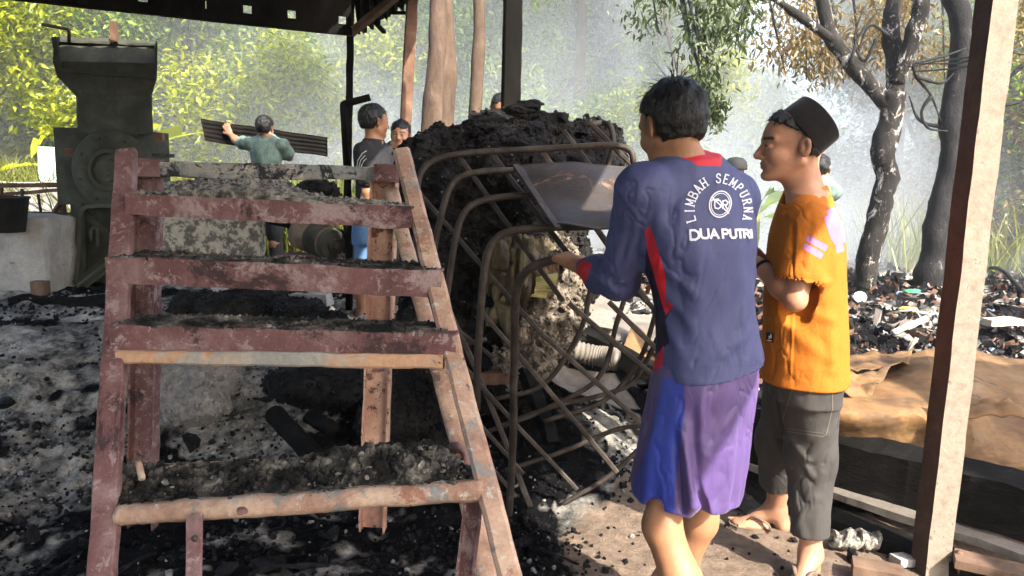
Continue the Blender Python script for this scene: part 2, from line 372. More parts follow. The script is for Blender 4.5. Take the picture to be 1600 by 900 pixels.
def hand_sdf(S, w_, d, nv, k=1.0, curl=.5, side=1, spread=.12, thumb=.8):
    """w_: wrist, d: direction of the palm, nv: palm facing; side: +1 thumb towards d x nv"""
    d = nrm(d); nv = nrm(np.asarray(nv, float) - d * (np.asarray(nv, float) @ d)); sd_ = np.cross(d, nv) * side
    pc = w_ + d * .048 * k
    S.cone(w_, w_ + d * .035 * k, .024 * k, .027 * k, .012, (nv, 1.5))
    for q in (-.027, -.009, .009, .027): S.cone(w_ + d * .025 * k + sd_ * q * .7 * k, w_ + d * .088 * k + sd_ * q * k, .013 * k, .0105 * k, .010)
    L = [(.038, .024, .020), (.045, .028, .022), (.042, .026, .021), (.032, .020, .018)]
    for i, q in enumerate((.029, .010, -.010, -.028)):
        p = w_ + d * (.090 + (.004 if i in (1, 2) else -.003)) * k + sd_ * q * k; a = spread * (1.2 - i * .8); cdir = nrm(d + sd_ * a); ang = 0; rr = [.0098, .0088, .0080, .0068]
        for j in range(3):
            ang += curl * (.55, 1.0, .75)[j] * (1 + .12 * i); e = nrm(cdir * math.cos(ang) + nv * math.sin(ang)); q2 = p + e * L[i][j] * k; S.cone(p, q2, rr[j] * k, rr[j + 1] * k, .003); p = q2
    p = w_ + d * .022 * k + sd_ * .024 * k; e = nrm(d * .75 + sd_ * .75 + nv * .3 * thumb); q2 = p + e * .042 * k; S.cone(p, q2, .015 * k, .0115 * k, .010)
    e2 = nrm(d * .95 + sd_ * .15 + nv * .7 * thumb); q3 = q2 + e2 * .032 * k; S.cone(q2, q3, .011 * k, .0098 * k, .004); e3 = nrm(d * .8 - sd_ * .1 + nv * .9 * thumb); S.cone(q3, q3 + e3 * .025 * k, .0095 * k, .0075 * k, .003)
def foot_sdf(S, an, fd, k=1.0):
    fd = nrm([fd[0], fd[1], 0]); up = np.array([0, 0, 1.0]); sd_ = np.cross(up, fd); g = an - up * .062 * k
    S.cone(an - fd * .01, g - fd * .035 * k - up * -.004, .034 * k, .030 * k, .02); S.cone(an + up * .01, g + fd * .10 * k + up * .0, .036 * k, .024 * k, .03)
    S.ell(g + fd * .09 * k - up * .004, [.075 * k, .040 * k, .020 * k], np.array([fd, sd_, up]), .02)
    for i in range(5):
        q = (i - 2) * .0165 * k; r = (.0125, .009, .0085, .008, .0075)[i] * k; p = g + fd * (.145 - .006 * abs(i - .8) ** 1.3) * k + sd_ * q - up * .008; S.cone(p, p + fd * (.028 if i == 0 else .02) * k, r, r * .9, .003)
def body(name, J, H, h, mat, parent, hands=(None, None), thin=1.0, feet=True, thigh=1.0, hipw=1.0):
    pts = np.array([v for k_, v in J.items() if k_ not in ('ftL', 'ftR')] + [H(-.1, 0, .13), H(.12, .1, -.12), H(-.1, -.1, .1)]); S = SDF(pts.min(0) - .19, pts.max(0) + .19, h); k = thin
    head_sdf(S, H); nb = J['neck']; S.cone(H(-.022, 0, -.045), nb, .049 * H.k, .054 * H.k, .022)
    S.cone(H(.012, 0, -.075), nb + H.f * .02, .028 * H.k, .040 * H.k, .025)
    hc = (J['hipL'] + J['hipR']) / 2; side = J['shL'] - J['shR']; sw = np.linalg.norm(side) / 2
    S.loft(nb, hc - (nb - hc) * .12, side, [(0, .06, .055), (.08, .11, .07), (.2, sw * .85, .09), (.4, sw * .82, .095), (.65, .122, .085), (.85, .145 * hipw, .1 * hipw), (1.0, .13 * hipw, .09 * hipw)], .03)
    for q in 'LR':
        s_, e_, w_ = J['sh' + q], J['el' + q], J['wr' + q]
        S.cone(nb + (s_ - nb) * .25, s_, .045, .050 * k, .04); m = e_ + (w_ - e_) * .35
        S.cone(s_, e_, .048 * k, .036 * k, .02); S.cone(e_, m, .036 * k, .037 * k, .015); S.cone(m, w_, .037 * k, .0245 * k, .02, None)
        hp, kn, an = J['hip' + q], J['kn' + q], J['an' + q]; S.cone(hp, kn, .082 * k * thigh, .052 * k * (.5 + .5 * thigh), .04 * thigh); c = kn + (an - kn) * .32
        back = -nrm(np.append(J['ft' + q][:2], 0)) * .016; S.cone(kn, c + back, .050 * k, .053 * k, .03); S.cone(c + back, an, .052 * k, .034 * k, .03)
        if feet: foot_sdf(S, an, J['ft' + q])
        hd = hands['LR'.index(q)]
        if hd: hand_sdf(S, w_, hd['d'], hd['n'], hd.get('k', 1), hd.get('curl', .5), hd.get('side', 1), thumb=hd.get('thumb', .8))
    V, F = S.mesh(); L = H.loc(V); N = vnormals(V, F); near = (np.abs(L) < .16).all(1)
    lipd = np.where(near, .0070 - np.hypot(np.abs(L[:, 2] + .059) * 1.0, np.maximum(0, np.abs(L[:, 1]) - .020)), -1); lipd = np.where(L[:, 0] > .078, lipd, -1)
    br = np.where(near & (L[:, 0] > .05), .0048 - np.hypot(L[:, 2] - (.0235 - 6.0 * np.maximum(0, np.abs(L[:, 1]) - .035) ** 2), np.maximum(0, np.abs(np.abs(L[:, 1]) - .033) - .019)), -1)
    st = np.where(near & (np.abs(L[:, 1]) > .05), .040 - np.hypot((L[:, 0] + .020) * .8, (L[:, 2] - .030) * .8), -1)
    o = obj(name, V, F, mat, parent, True, {'lip': lipd, 'brow': br, 'stub': st}); return o
def eyes(H, parent):
    for s in (-1, 1):
        V, F = lathe([(.0001, -.0105 * H.k)] + [(.0112 * H.k * math.sin(a), -.0112 * H.k * math.cos(a)) for a in np.linspace(.3, 2.84, 9)] + [(.0001, .0105 * H.k)], 14, H(.0815, s * .0318, -.001), H.f)
        e = obj('eye', V, F, EYEW, parent, True)
        V, F = lathe([(.0001, .0092 * H.k), (.0052 * H.k, .0106 * H.k), (.0001, .0118 * H.k)], 12, H(.0815, s * .0318, -.001), H.f); obj('iris', V, F, EYED, e, True)
        # upper lid line
        pts = [H(.0885 + .004 * math.cos(a), s * .0318 + .014 * math.sin(a), .0045 - .006 * abs(math.sin(a)) ** 2) for a in np.linspace(-1.2, 1.2, 9)]
        V, F = sweep(pts, circ(.0011 * H.k, 5), H.u); obj('eyelash', V, F, HAIR, e, True)
def hair(H, h, parent, style, n=500, seed=3, longtop=.02):
    """style: function(L)->keep distance (negative = hair there) in head coordinates"""
    lo = H.c - .16; S = SDF(lo, H.c + .17, h); k = H.k
    S.ell(H(-.014, 0, .040), [.107 * k, .083 * k, .093 * k], H.A, .0); S.ell(H(-.034, 0, .01), [.082 * k, .076 * k, .088 * k], H.A, .02)
    X, Y, Z = np.meshgrid(*S.ax, indexing='ij'); L = H.loc(np.stack([X.ravel(), Y.ravel(), Z.ravel()], 1)); d = style(L).reshape(X.shape).astype(np.float32) * k
    S.v = np.maximum(S.v, d); V, F = S.mesh(); N = vnormals(V, F); L = H.loc(V)
    Ls = L * [1, 1, .35]; dv = fbm(Ls, 95, 3, seed) * .0028 + fbm(L, 30, 3, seed + 4) * .0035
    V = V + N * dv[:, None]; o = obj('hair', V, F, HAIR, parent, True)
    # loose strands that break the outline
    r = np.random.default_rng(seed); ids = r.choice(len(V), min(n, len(V)), replace=False); VV = []; FF = []; b = 0
    for i in ids:
        if r.random() > (.12 if L[i, 2] < .06 else .9): continue
        n_ = N[i]; crown = H(-.05, .01, .12); out = nrm(V[i] - crown - n_ * ((V[i] - crown) @ n_) + r.normal(0, .012, 3)); up = max(0, L[i, 2] - .03) / .1
        ln = r.uniform(.012, .030) * (1 + up * longtop / .02); p0 = V[i] - n_ * .003; p1 = p0 + out * ln * .55 + n_ * ln * .30; p2 = p0 + out * ln + n_ * ln * (.28 + .25 * r.random() * up) - np.array([0, 0, .002])
        s_ = nrm(np.cross(out, n_)) * .0016
        VV += [p0 - s_, p0 + s_, p1 + s_ * .8, p1 - s_ * .8, p2]; FF += [(b, b + 1, b + 2, b + 3), (b + 3, b + 2, b + 4)]; b += 5
    if VV: obj('hair_strands', np.array(VV), FF, HAIR, o, True)['kind'] = 'stuff'
    return o
def style_short(L):
    x, y, z = L[:, 0], np.abs(L[:, 1]), L[:, 2]
    front = x - (.070 + 0 * z) - np.where(z > .075, .02, 0); low = (-.028 + np.clip((x + .03) * 1.25, 0, .085)) - z; low2 = -.055 - z
    cut = np.maximum(np.where(x > -.03, low, low2 + .008), front); ear = .024 - np.hypot(x + .008, (z + .004) * .7); ear = np.where(y > .06, ear, -1)
    return np.maximum(cut, ear)
def garment(name, S, mat, parent, wr=.004, seed=0, attrs=None, fold=None, thick=None, sc_=(9, 9, 5)):
    V, F = S.mesh(); N = vnormals(V, F)
    d = fbm(V * np.array(sc_), 1.0, 3, seed); d = (np.abs(d) * 2 - .6) * wr; d2 = np.abs(fbm(V * np.array([1, 1, .45]) + .03 * fbm(V, 6, 2, seed + 9)[:, None], 22, 3, seed + 7)); d = d - (1 - np.clip(d2 * 3, 0, 1)) ** 2 * wr * 1.1 * np.clip(.5 + fbm(V, 5, 2, seed + 5) * 1.5, 0, 1)
    if fold is not None: d = d + fold(V)
    d = d * np.clip((V[:, 2] - V[:, 2].min()) / .03, .12, 1); V = V + N * d[:, None]; a = attrs(V, N) if attrs else None
    return obj(name, V, F, mat, parent, True, a)
# ---- strokes used for the printed lettering
LET = {'L': [[(0, 1), (0, 0), (.7, 0)]], 'I': [[(.35, 0), (.35, 1)]], 'M': [[(0, 0), (0, 1), (.4, .25), (.8, 1), (.8, 0)]],
 'B': [[(0, 0), (0, 1), (.45, 1), (.65, .87), (.65, .65), (.45, .53), (0, .53)], [(.45, .53), (.7, .4), (.7, .14), (.48, 0), (0, 0)]],
 'A': [[(0, 0), (.35, 1), (.7, 0)], [(.14, .34), (.56, .34)]], 'H': [[(0, 0), (0, 1)], [(.7, 0), (.7, 1)], [(0, .5), (.7, .5)]],
 'S': [[(.66, .8), (.55, .97), (.3, 1), (.08, .88), (.06, .68), (.3, .54), (.55, .44), (.66, .26), (.58, .07), (.33, 0), (.1, .04), (0, .2)]],
 'E': [[(.65, 1), (0, 1), (0, 0), (.68, 0)], [(0, .52), (.5, .52)]], 'P': [[(0, 0), (0, 1), (.45, 1), (.68, .86), (.68, .62), (.45, .48), (0, .48)]],
 'U': [[(0, 1), (0, .22), (.15, .03), (.35, 0), (.55, .03), (.7, .22), (.7, 1)]], 'R': [[(0, 0), (0, 1), (.45, 1), (.68, .86), (.68, .64), (.45, .5), (0, .5)], [(.38, .5), (.72, 0)]],
 'N': [[(0, 0), (0, 1), (.7, 0), (.7, 1)]], 'D': [[(0, 0), (0, 1), (.38, 1), (.66, .8), (.7, .5), (.66, .2), (.38, 0), (0, 0)]], 'T': [[(0, 1), (.7, 1)], [(.35, 1), (.35, 0)]]}
def stroke_quads(pts, th, step=2.0):
    """pixel polyline -> list of quads (pixel corners)"""
    pts = [np.asarray(p, float) for p in pts]; Q = []
    for i in range(len(pts) - 1):
        a, b = pts[i], pts[i + 1]; L = np.linalg.norm(b - a)
        if L < 1e-6: continue
        d = (b - a) / L; n = np.array([-d[1], d[0]]) * th / 2; e = th * .38; a = a - d * (e if i else e * .9); b = b + d * e; m = max(1, int(np.linalg.norm(b - a) / step))
        for j in range(m):
            p = a + (b - a) * j / m; q = a + (b - a) * (j + 1) / m; Q.append((p - n, q - n, q + n, p + n))
    return Q
def decal(name, quads, bvh, mat, parent, off=.0025):
    VV = []; FF = []; b = 0; org = Vector(CO)
    for qi, q in enumerate(quads):
        o = []
        for p in q:
            hit, nn, i, d = bvh.ray_cast(org, Vector(nrm(ray(p[0], p[1]))))
            if hit is None: break
            if nn.dot(Vector(ray(p[0], p[1]))) > 0: nn = -nn
            o.append(np.array(hit) + np.array(nn) * (off + .00003 * (qi % 23)))
        if len(o) == 4: VV += o; FF.append((b, b + 1, b + 2, b + 3)); b += 4
    if VV: return obj(name, np.array(VV), FF, mat, parent)
def bvh_of(o):
    from mathutils.bvhtree import BVHTree
    bas = Vector(wloc(o)); return BVHTree.FromPolygons([v.co + bas for v in o.data.vertices], [tuple(p.vertices) for p in o.data.polygons])
# ---------------------------------------------------------------- man in the blue jersey
def blue_man():
    Yb = 1.97
    H = Frame(PY(1049, 199, Yb), (-.42, .88, -.20), (-.10, .16, 1), .94)
    J = dict(neck=PY(1078, 262, Yb + .0), shL=PY(1002, 300, Yb - .06), shR=PY(1146, 308, Yb + .13), elL=PY(966, 437, Yb + .10), wrL=PY(902, 414, Yb + .33),
             elR=PY(1150, 430, Yb + .25), wrR=PY(1080, 440, Yb + .45), hipL=PY(1068, 604, Yb + .02), hipR=PY(1136, 602, Yb + .09), knL=PY(1034, 822, Yb - .06), knR=PY(1094, 815, Yb + .14),
             anL=PY(1116, 1075, Yb - .16), anR=PY(985, 985, Yb + .32), ftL=np.array([-.3, .9, 0]), ftR=np.array([-.6, .8, 0]))
    T = thing('person', 'young man seen from behind in a lettered blue jersey, one hand on the pipe rack', 'person', [J['hipL'][0], J['hipL'][1], 0])
    hd = J['wrL']; hdir = nrm(PY(874, 398, Yb + .42) - hd)
    body('body', J, H, .0042, SK1, T, hands=({'d': hdir, 'n': (.15, .25, -1), 'curl': .62, 'side': -1}, {'d': (-.7, .6, 0), 'n': (0, .3, -1), 'curl': .5, 'side': 1}), thigh=.80, hipw=.86)
    hair(H, .0035, T, style_short, 900, 5, .03)
    # ---- jersey
    side = J['shL'] - J['shR']; top = PY(1080, 252, Yb); bot = PY(1107, 574, Yb + .03)
    S = SDF(np.minimum(bot, J['elL']) - [.26, .32, .10], np.maximum(top, J['shR']) + [.24, .42, .10], .0045)
    S.loft(top, bot, side, [(0, .062, .060, 0, 0), (.03, .085, .066), (.07, .122, .078), (.13, .160, .092), (.22, .178, .110), (.36, .172, .124), (.52, .150, .120), (.70, .138, .118, -.006, .0), (.86, .146, .124, -.003), (1.0, .160, .134)], .02, 2.25)
    nb = J['neck']
    for q in 'LR':
        s_, e_, w_ = J['sh' + q], J['el' + q], J['wr' + q]; m = e_ + (w_ - e_) * .40; c = e_ + (w_ - e_) * (.74 if q == 'L' else .9)
        S.cone(nb + (s_ - nb) * .15 + [0, 0, .0], s_ + [0, 0, .002], .055, .062, .04); S.cone(s_, e_, .066, .056, .035); S.cone(e_, m, .058, .056, .02); S.cone(m, c, .055, .037, .02)
    # inside of the cuff and neck stay solid: the body passes through them
    S.cut(bot, (bot - top)); 
    def fold(V):
        uv = projv(V); u, v = uv[:, 0], uv[:, 1]; r = 0
        # drape creases: ridges along image-space lines are laid on the garment in 3D
        for (x0, y0, x1, y1, wd, am) in [(1010, 400, 1100, 470, 9, .006), (1012, 430, 1090, 520, 10, .006), (1020, 470, 1075, 570, 11, .006), (1185, 430, 1140, 560, 12, .006), (1192, 500, 1110, 575, 10, .005), (1090, 380, 1075, 560, 16, .005),
                                         (1150, 400, 1165, 560, 13, .005), (1000, 330, 975, 430, 8, .006), (1012, 320, 1000, 420, 7, .005), (985, 340, 950, 430, 8, .005), (950, 450, 925, 425, 6, .006), (968, 462, 935, 432, 6, .006), (990, 440, 950, 440, 6, .006),
                                         (1040, 290, 1020, 380, 12, .005), (1170, 330, 1180, 430, 9, .004)]:
            a = np.array([x0, y0], float); e = np.array([x1 - x0, y1 - y0], float); t = np.clip(((uv - a) @ e) / (e @ e), 0, 1); q = uv - a - t[:, None] * e; dd = np.hypot(q[:, 0], q[:, 1]); r = r + 1.7 * am * (np.exp(-(dd / wd) ** 2) - .5 * np.exp(-(dd / (2 * wd)) ** 2)) * np.sin(np.pi * np.clip(t, .05, .95))
        return r
    red = [[(1008, 360), (1016, 352), (1040, 430), (1041, 497), (1033, 470), (1012, 395)], [(1043, 470), (1052, 477), (1040, 493)], [(1037, 540), (1034, 592), (1010, 596), (1024, 560)], [(908, 405), (925, 412), (915, 440), (903, 448), (898, 425)]]
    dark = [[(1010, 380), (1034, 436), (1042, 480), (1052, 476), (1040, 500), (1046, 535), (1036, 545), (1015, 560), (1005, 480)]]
    collar = [(1043, 262), (1050, 243), (1075, 236), (1104, 238), (1102, 247), (1080, 246), (1062, 250), (1052, 262)]
    def attrs(V, N):
        uv = projv(V); cam_ = (CO - V); fc = (N * cam_).sum(1) > -.2 * np.linalg.norm(cam_, axis=1)
        m1 = np.max([poly_sd(uv, p) for p in red], 0) * .0018; m1 = np.where(fc, m1, -1); m1 = np.maximum(m1, np.minimum((V - top) @ nrm([-.02, 0, 1]) + .013, .078 - np.hypot(V[:, 0] - top[0], V[:, 1] - top[1])))
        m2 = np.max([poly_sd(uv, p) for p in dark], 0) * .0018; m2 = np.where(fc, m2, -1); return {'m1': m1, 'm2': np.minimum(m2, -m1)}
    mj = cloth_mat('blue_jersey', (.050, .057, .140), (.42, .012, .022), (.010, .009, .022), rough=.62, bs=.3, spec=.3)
    jer = garment('jersey', S, mj, T, .0042, 11, attrs, fold)
    # hem and collar seams
    bv = bvh_of(jer); seam = cloth_mat('seam_thread', (.05, .053, .15), vary=.02)
    sq = [stroke_quads([(x, 574 + (1105 - x) * .045) for x in range(1022, 1192, 10)], 1.1)]; sq.append(stroke_quads([(1005, 300), (1012, 330), (1018, 352), (1012, 372)], 1.1))
    [decal('seam', s__, bv, seam, jer, .0006) for s__ in sq]
    white = cloth_mat('white_print', (.62, .63, .70), vary=.05, bs=.1)
    def letter(ch, f, th, serif=0):
        q = []
        for st in LET[ch]:
            q += stroke_quads([f(x, y) for x, y in st], th)
            if serif:
                for (x, y), (x2, y2) in ((st[0], st[1]), (st[-1], st[-2])):
                    if y in (0, 1) and abs(x2 - x) < .45: q += stroke_quads([f(x - serif, y), f(x + serif, y)], th * .55)
        return q
    txt = 'LIMBAH SEMPURNA'; cx, cy, rx, ry = 1122.5, 329, 40, 44
    for i, ch in enumerate(txt):
        if ch == ' ': continue
        a = math.radians(196 - i * (210 / 14)); c = np.array([cx + rx * math.cos(a), cy - ry * math.sin(a)]); o = nrm(np.array([math.cos(a) * ry, -math.sin(a) * rx])); tdir = np.array([-o[1], o[0]])
        ht = 14 if i < 9 else 13; wd = 9.6 if i < 8 else 8.2
        if ch == 'I': wd = 6
        f = lambda x, y: c + o * (y - .1) * ht + tdir * (x - (.4 if ch == 'M' else .35)) * wd
        decal('letter', letter(ch, f, 1.9, .2), bv, white, jer)
    xs = [1079, 1095, 1111, 0, 1133, 1146, 1158, 1165, 1176]; ws = [19, 18, 20, 0, 17, 16, 14, 13, 4]
    x = 1077.5
    for i, (ch, w_, gp) in enumerate(zip('DUA PUTRI', [12.5, 11.5, 12, 0, 9, 8.5, 7, 7.5, 3], [3.4, 3.2, 0, 7, 3, 3, 2.6, 3.0, 0])):
        if ch == ' ': x += gp; continue
        t = (x - 1078) / 98; hh = 14.5 - 3 * t; yb = 372.5 - 1.5 * t + (2 if i == 0 else 0); xx = x
        f = lambda a, b: np.array([xx + 1.8 + (a / .7 * w_ if ch != 'I' else w_ * .3) - .9 * (1 - b) * 0 - b * 1.4, yb - b * hh])
        decal('letter', letter(ch, f, 3.5), bv, white, jer); x += w_ + gp
    # round emblem with the initials
    ec = np.array([1124.5, 319.5]); rot = math.radians(-14)
    def ell(r, s): return [ec + np.array([[math.cos(rot), math.sin(rot)], [-math.sin(rot), math.cos(rot)]]) @ np.array([r * .82 * math.cos(a), r * math.sin(a)]) for a in np.linspace(0, 2 * math.pi, s)]
    Q = stroke_quads(ell(20.3, 30), 1.9) + stroke_quads(ell(17.0, 28), 1.2) + stroke_quads([ec + (-12, -10), ec + (13, 14)], 1.9) + stroke_quads([ec + (-14, -6), ec + (-3, -8)], 1.9)
    Q += stroke_quads([ec + (-9, 1), ec + (-8, -6), ec + (-1, -6), ec + (2, -2), ec + (1, 4), ec + (-3, 7), ec + (-8, 6), ec + (-9, 1)], 2.1) + stroke_quads([ec + (4, 7), ec + (4, -5), ec + (9, -6), ec + (12, -3), ec + (10, 1), ec + (4, 1)], 2.1) + stroke_quads([ec + (7, 1), ec + (11, 8)], 2.1)
    decal('emblem', Q, bv, white, jer)
    # ---- shorts
    a = PY(1106, 566, Yb + .03); b = PY(1066, 800, Yb + .02); S = SDF(np.minimum(a, b) - [.27, .24, .03], np.maximum(a, b) + [.26, .26, .04], .0045)
    S.loft(a, b, side, [(0, .150, .115), (.15, .158, .125), (.4, .160, .130), (.7, .159, .134), (1.0, .155, .138)], .01, 2.3)
    kk = (J['knL'] + J['knR']) / 2; dr = nrm(b - a)
    S.cut(PY(1066, 778, Yb), dr * .98 + np.array([.06, 0, 0]))
    for q in 'LR': p = J['kn' + q]; pp = J['hip' + q] + (p - J['hip' + q]) * .84; S.cone(pp, p + [0, 0, -.04], .058, .066, .01, op='s')
    S.cone(PY(1096, 812, Yb - .12), PY(1090, 752, Yb - .125), .030, .004, .012, op='s')
    wd = nrm(side)
    def fold2(V):
        uv = projv(V); q = (V - a) @ wd; dp_ = (V - a) @ np.cross(dr, wd); t = np.clip((V - a) @ dr / np.linalg.norm(b - a), 0, 1); an_ = np.arctan2(dp_, q)
        r = (np.sin(an_ * 9 + 2.2 * np.sin(t * 3)) * .006 + np.sin(an_ * 17 + 1.3) * .003) * (.15 + t)
        for (x0, y0, x1, y1, w_, am) in [(1064, 640, 1080, 800, 8, .022), (1055, 660, 1068, 800, 6, -.012), (1100, 600, 1092, 700, 8, .006), (1160, 620, 1100, 720, 10, .008), (1085, 620, 1090, 790, 7, -.010), (1030, 640, 1000, 760, 12, .006)]:
            p0 = np.array([x0, y0], float); e = np.array([x1 - x0, y1 - y0], float); tt = np.clip(((uv - p0) @ e) / (e @ e), 0, 1); z_ = uv - p0 - tt[:, None] * e; r = r + am * np.exp(-(np.hypot(z_[:, 0], z_[:, 1]) / w_) ** 2) * np.clip(tt * 2.2, 0, 1) * np.clip((1 - tt) * 8 + .4, 0, 1)
        return r
    bl = [(1035, 590), (1068, 592), (1069, 640), (1062, 700), (1054, 775), (1053, 830), (984, 830), (987, 765), (1005, 715), (1022, 650)]
    def attrs2(V, N):
        uv = projv(V); cam_ = CO - V; fc = (N * cam_).sum(1) > -.2; return {'m1': np.where(fc, poly_sd(uv, bl), -5) * .0018}
    ms = cloth_mat('purple_satin', (.062, .036, .130), (.014, .028, .23), rough=.5, bs=.15, spec=.4, sheen=.1)
    garment('shorts', S, ms, T, .0035, 31, attrs2, fold2)
    for q in 'LR':   # rubber sandals under the feet
        fd = nrm(J['ft' + q]); g = J['an' + q] - [0, 0, .068]; sdv = np.cross([0, 0, 1.0], fd); ol = [g + fd * (x_ * 1.0) + sdv * y_ for x_, y_ in [(-.07, 0), (-.055, .03), (0, .032), (.08, .045), (.14, .04), (.175, .01), (.165, -.03), (.08, -.045), (0, -.034), (-.055, -.03)]]
        n = len(ol); V = ol + [p - [0, 0, .018] for p in ol]; obj('sandal', V, [tuple(range(n)), tuple(range(2 * n - 1, n - 1, -1))] + [(i, n + i, n + (i + 1) % n, (i + 1) % n) for i in range(n)], SANDAL, T)
    return T
SANDAL = rough_mat('sandal_rubber', [(.3, (.10, .075, .06)), (.7, (.17, .13, .10))], 30, .8, .3)
def sandal(an, fd, T, k=1.0):
    fd = nrm([fd[0], fd[1], 0]); sdv = np.cross([0, 0, 1.0], fd); g = np.array([an[0], an[1], an[2] - .070]); path = [(-.075, 0), (-.062, .026), (-.02, .034), (.04, .036), (.10, .047), (.145, .042), (.172, .018), (.175, -.008), (.155, -.036), (.10, -.044), (.04, -.036), (-.02, -.033), (-.062, -.026)]
    ol = [g + (fd * x_ + sdv * y_) * k for x_, y_ in path]; n = len(ol); V = ol + [p - [0, 0, .009] for p in ol] + [p - [0, 0, .020] + (p - g) * .03 for p in ol]
    F = [tuple(range(n))] + [(i, n + i, n + (i + 1) % n, (i + 1) % n) for i in range(n)] + [(n + i, 2 * n + i, 2 * n + (i + 1) % n, n + (i + 1) % n) for i in range(n)] + [tuple(range(3 * n - 1, 2 * n - 1, -1))]
    s = obj('sandal', np.array(V), F, SANDAL, T)
    for q in (-1, 1):
        pts = smoothpath([g + (fd * .118 + sdv * .010) * k + [0, 0, .004], g + (fd * .085 + sdv * .026 * q) * k + [0, 0, .046], g + (fd * .03 + sdv * .044 * q) * k + [0, 0, .030], g + (fd * .015 + sdv * .040 * q) * k], 5); V, F = sweep(pts, rect(.014, .004), (0, 0, 1)); obj('strap', V, F, SANDAL, s, True)
# ---------------------------------------------------------------- man in the orange t-shirt
def orange_man():
    Y0 = 2.44
    H = Frame(PY(1239, 229, Y0), (-.985, .06, -.02), (.04, 0, 1), 1.03)
    J = dict(neck=PY(1262, 303, Y0 + .01), shL=PY(1268, 352, Y0 - .10), shR=PY(1262, 345, Y0 + .21), elL=PY(1242, 468, Y0 - .13), wrL=PY(1184, 412, Y0 + .02),
             elR=PY(1236, 455, Y0 + .26), wrR=PY(1178, 396, Y0 + .22), hipL=PY(1268, 560, Y0 - .02), hipR=PY(1245, 560, Y0 + .15), knL=PY(1266, 712, Y0 + .04), knR=PY(1217, 690, Y0 + .27),
             anL=PZ(1266, 868, .085), anR=PZ(1211, 798, .085), ftL=np.array([-.62, -.78, 0]), ftR=np.array([-.97, .20, 0]))
    T = thing('person', 'man in an orange t-shirt and black velvet cap standing side-on with folded arms', 'person', [J['hipL'][0], J['hipL'][1], 0])
    hL = {'d': nrm(PY(1150, 392, Y0 + .16) - J['wrL']), 'n': (0, .8, .3), 'curl': .5, 'side': 1}; hR = {'d': nrm(np.array([-.9, -.5, .2])), 'n': (0, -.6, -.4), 'curl': .6, 'side': -1}
    body('body', J, H, .0038, SK2, T, hands=(hL, hR), thigh=.80, hipw=.86)
    eyes(H, T)
    def st(L):
        x, y, z = L[:, 0], np.abs(L[:, 1]), L[:, 2]
        rim = z - (.114 + (x - .048) * 1.25)          # below the cap rim
        low = (.060 + np.clip(-(x - .01) * 1.0, -.02, .2) * -.9) - z - .0
        low = np.where(x > -.002, .040 + np.clip(x, 0, .1) * .5 - z, -.030 - z); fr = x - (.062 + (z - .05) * .35)
        ear = .026 - np.hypot(x + .010, (z + .004) * .75); return np.maximum.reduce([low, fr, np.where(y > .05, ear, -1), rim])
    hair(H, .0035, T, st, 240, 9, .004)
    # ---- cap: a tall flat-topped oval cap tipped back
    c0 = (PY(1216, 179, Y0) + PY(1272, 248, Y0)) / 2; c1 = (PY(1254, 150, Y0) + PY(1307, 219, Y0)) / 2; ax = nrm(c1 - c0); fw = nrm(PY(1216, 179, Y0) - PY(1272, 248, Y0)); sdv = nrm(np.cross(ax, fw)); fw = np.cross(sdv, ax)
    Lh = np.linalg.norm(c1 - c0); hl = np.linalg.norm(PY(1216, 179, Y0) - PY(1272, 248, Y0)) / 2; V = []; N = 48
    prof = [(-.012, .93, 0), (-.010, 1.0, 0), (.02, 1.005, 0), (.5, .985, 0), (.93, .965, 0), (.985, .955, 0), (1.0, .93, 0), (.965, .86, 0), (.955, .0, 0)]
    for t, r, _ in prof:
        for i in range(N):
            a = 2 * math.pi * i / N; V.append(c0 + ax * Lh * t + fw * math.cos(a) * hl * r + sdv * math.sin(a) * hl * .99 * r)
    F = [(i * N + j, i * N + (j + 1) % N, (i + 1) * N + (j + 1) % N, (i + 1) * N + j) for i in range(len(prof) - 1) for j in range(N)]
    m, t, b = mk('black_velvet'); b.inputs['Roughness'].default_value = .95; b.inputs['Sheen Weight'].default_value = .10; b.inputs['Sheen Roughness'].default_value = .4; b.inputs['Specular IOR Level'].default_value = .2
    co = coords(t); c = ramp(t, nz(t, co, 25, 4), [(.3, (.004, .004, .005)), (.7, (.009, .008, .009))]); t.links.new(c, b.inputs['Base Color']); bump(t, b, nz(t, co, 500, 2), .3, .002)
    obj('cap', np.array(V), F, m, T, True)
    # ---- t-shirt
    side = J['shL'] - J['shR']; top = PY(1260, 292, Y0 + .03); bot = PY(1256, 592, Y0 + .05)
    S = SDF(np.minimum(bot, J['elL']) - [.22, .20, .05], np.maximum(top, J['shR']) + [.22, .26, .08], .0045)
    S.loft(top, bot, side, [(0, .066, .062, 0, .002), (.05, .10, .078, 0, .002), (.11, .150, .098, 0, 0), (.22, .180, .116, 0, 0), (.4, .180, .128, 0, 0), (.6, .176, .134, 0, 0), (.8, .178, .142, 0, 0), (1.0, .180, .148, 0, 0)], .02, 2.3)
    nb = J['neck']
    for q in 'LR':
        s_, e_ = J['sh' + q], J['el' + q]; S.cone(nb + (s_ - nb) * .3, s_ + [0, 0, .0], .05, .060, .03); S.cone(s_, s_ + (e_ - s_) * .66, .066, .074, .03)
        p = s_ + (e_ - s_) * .64; d = nrm(e_ - s_)
        S.cone(p + d * .005, p + d * .12, .066, .072, .0, op='s')
    S.cut(bot, (.0, 0, -1)); S.ell(PY(1240, 300, Y0), [.062, .055, .050], None, .01, 's')
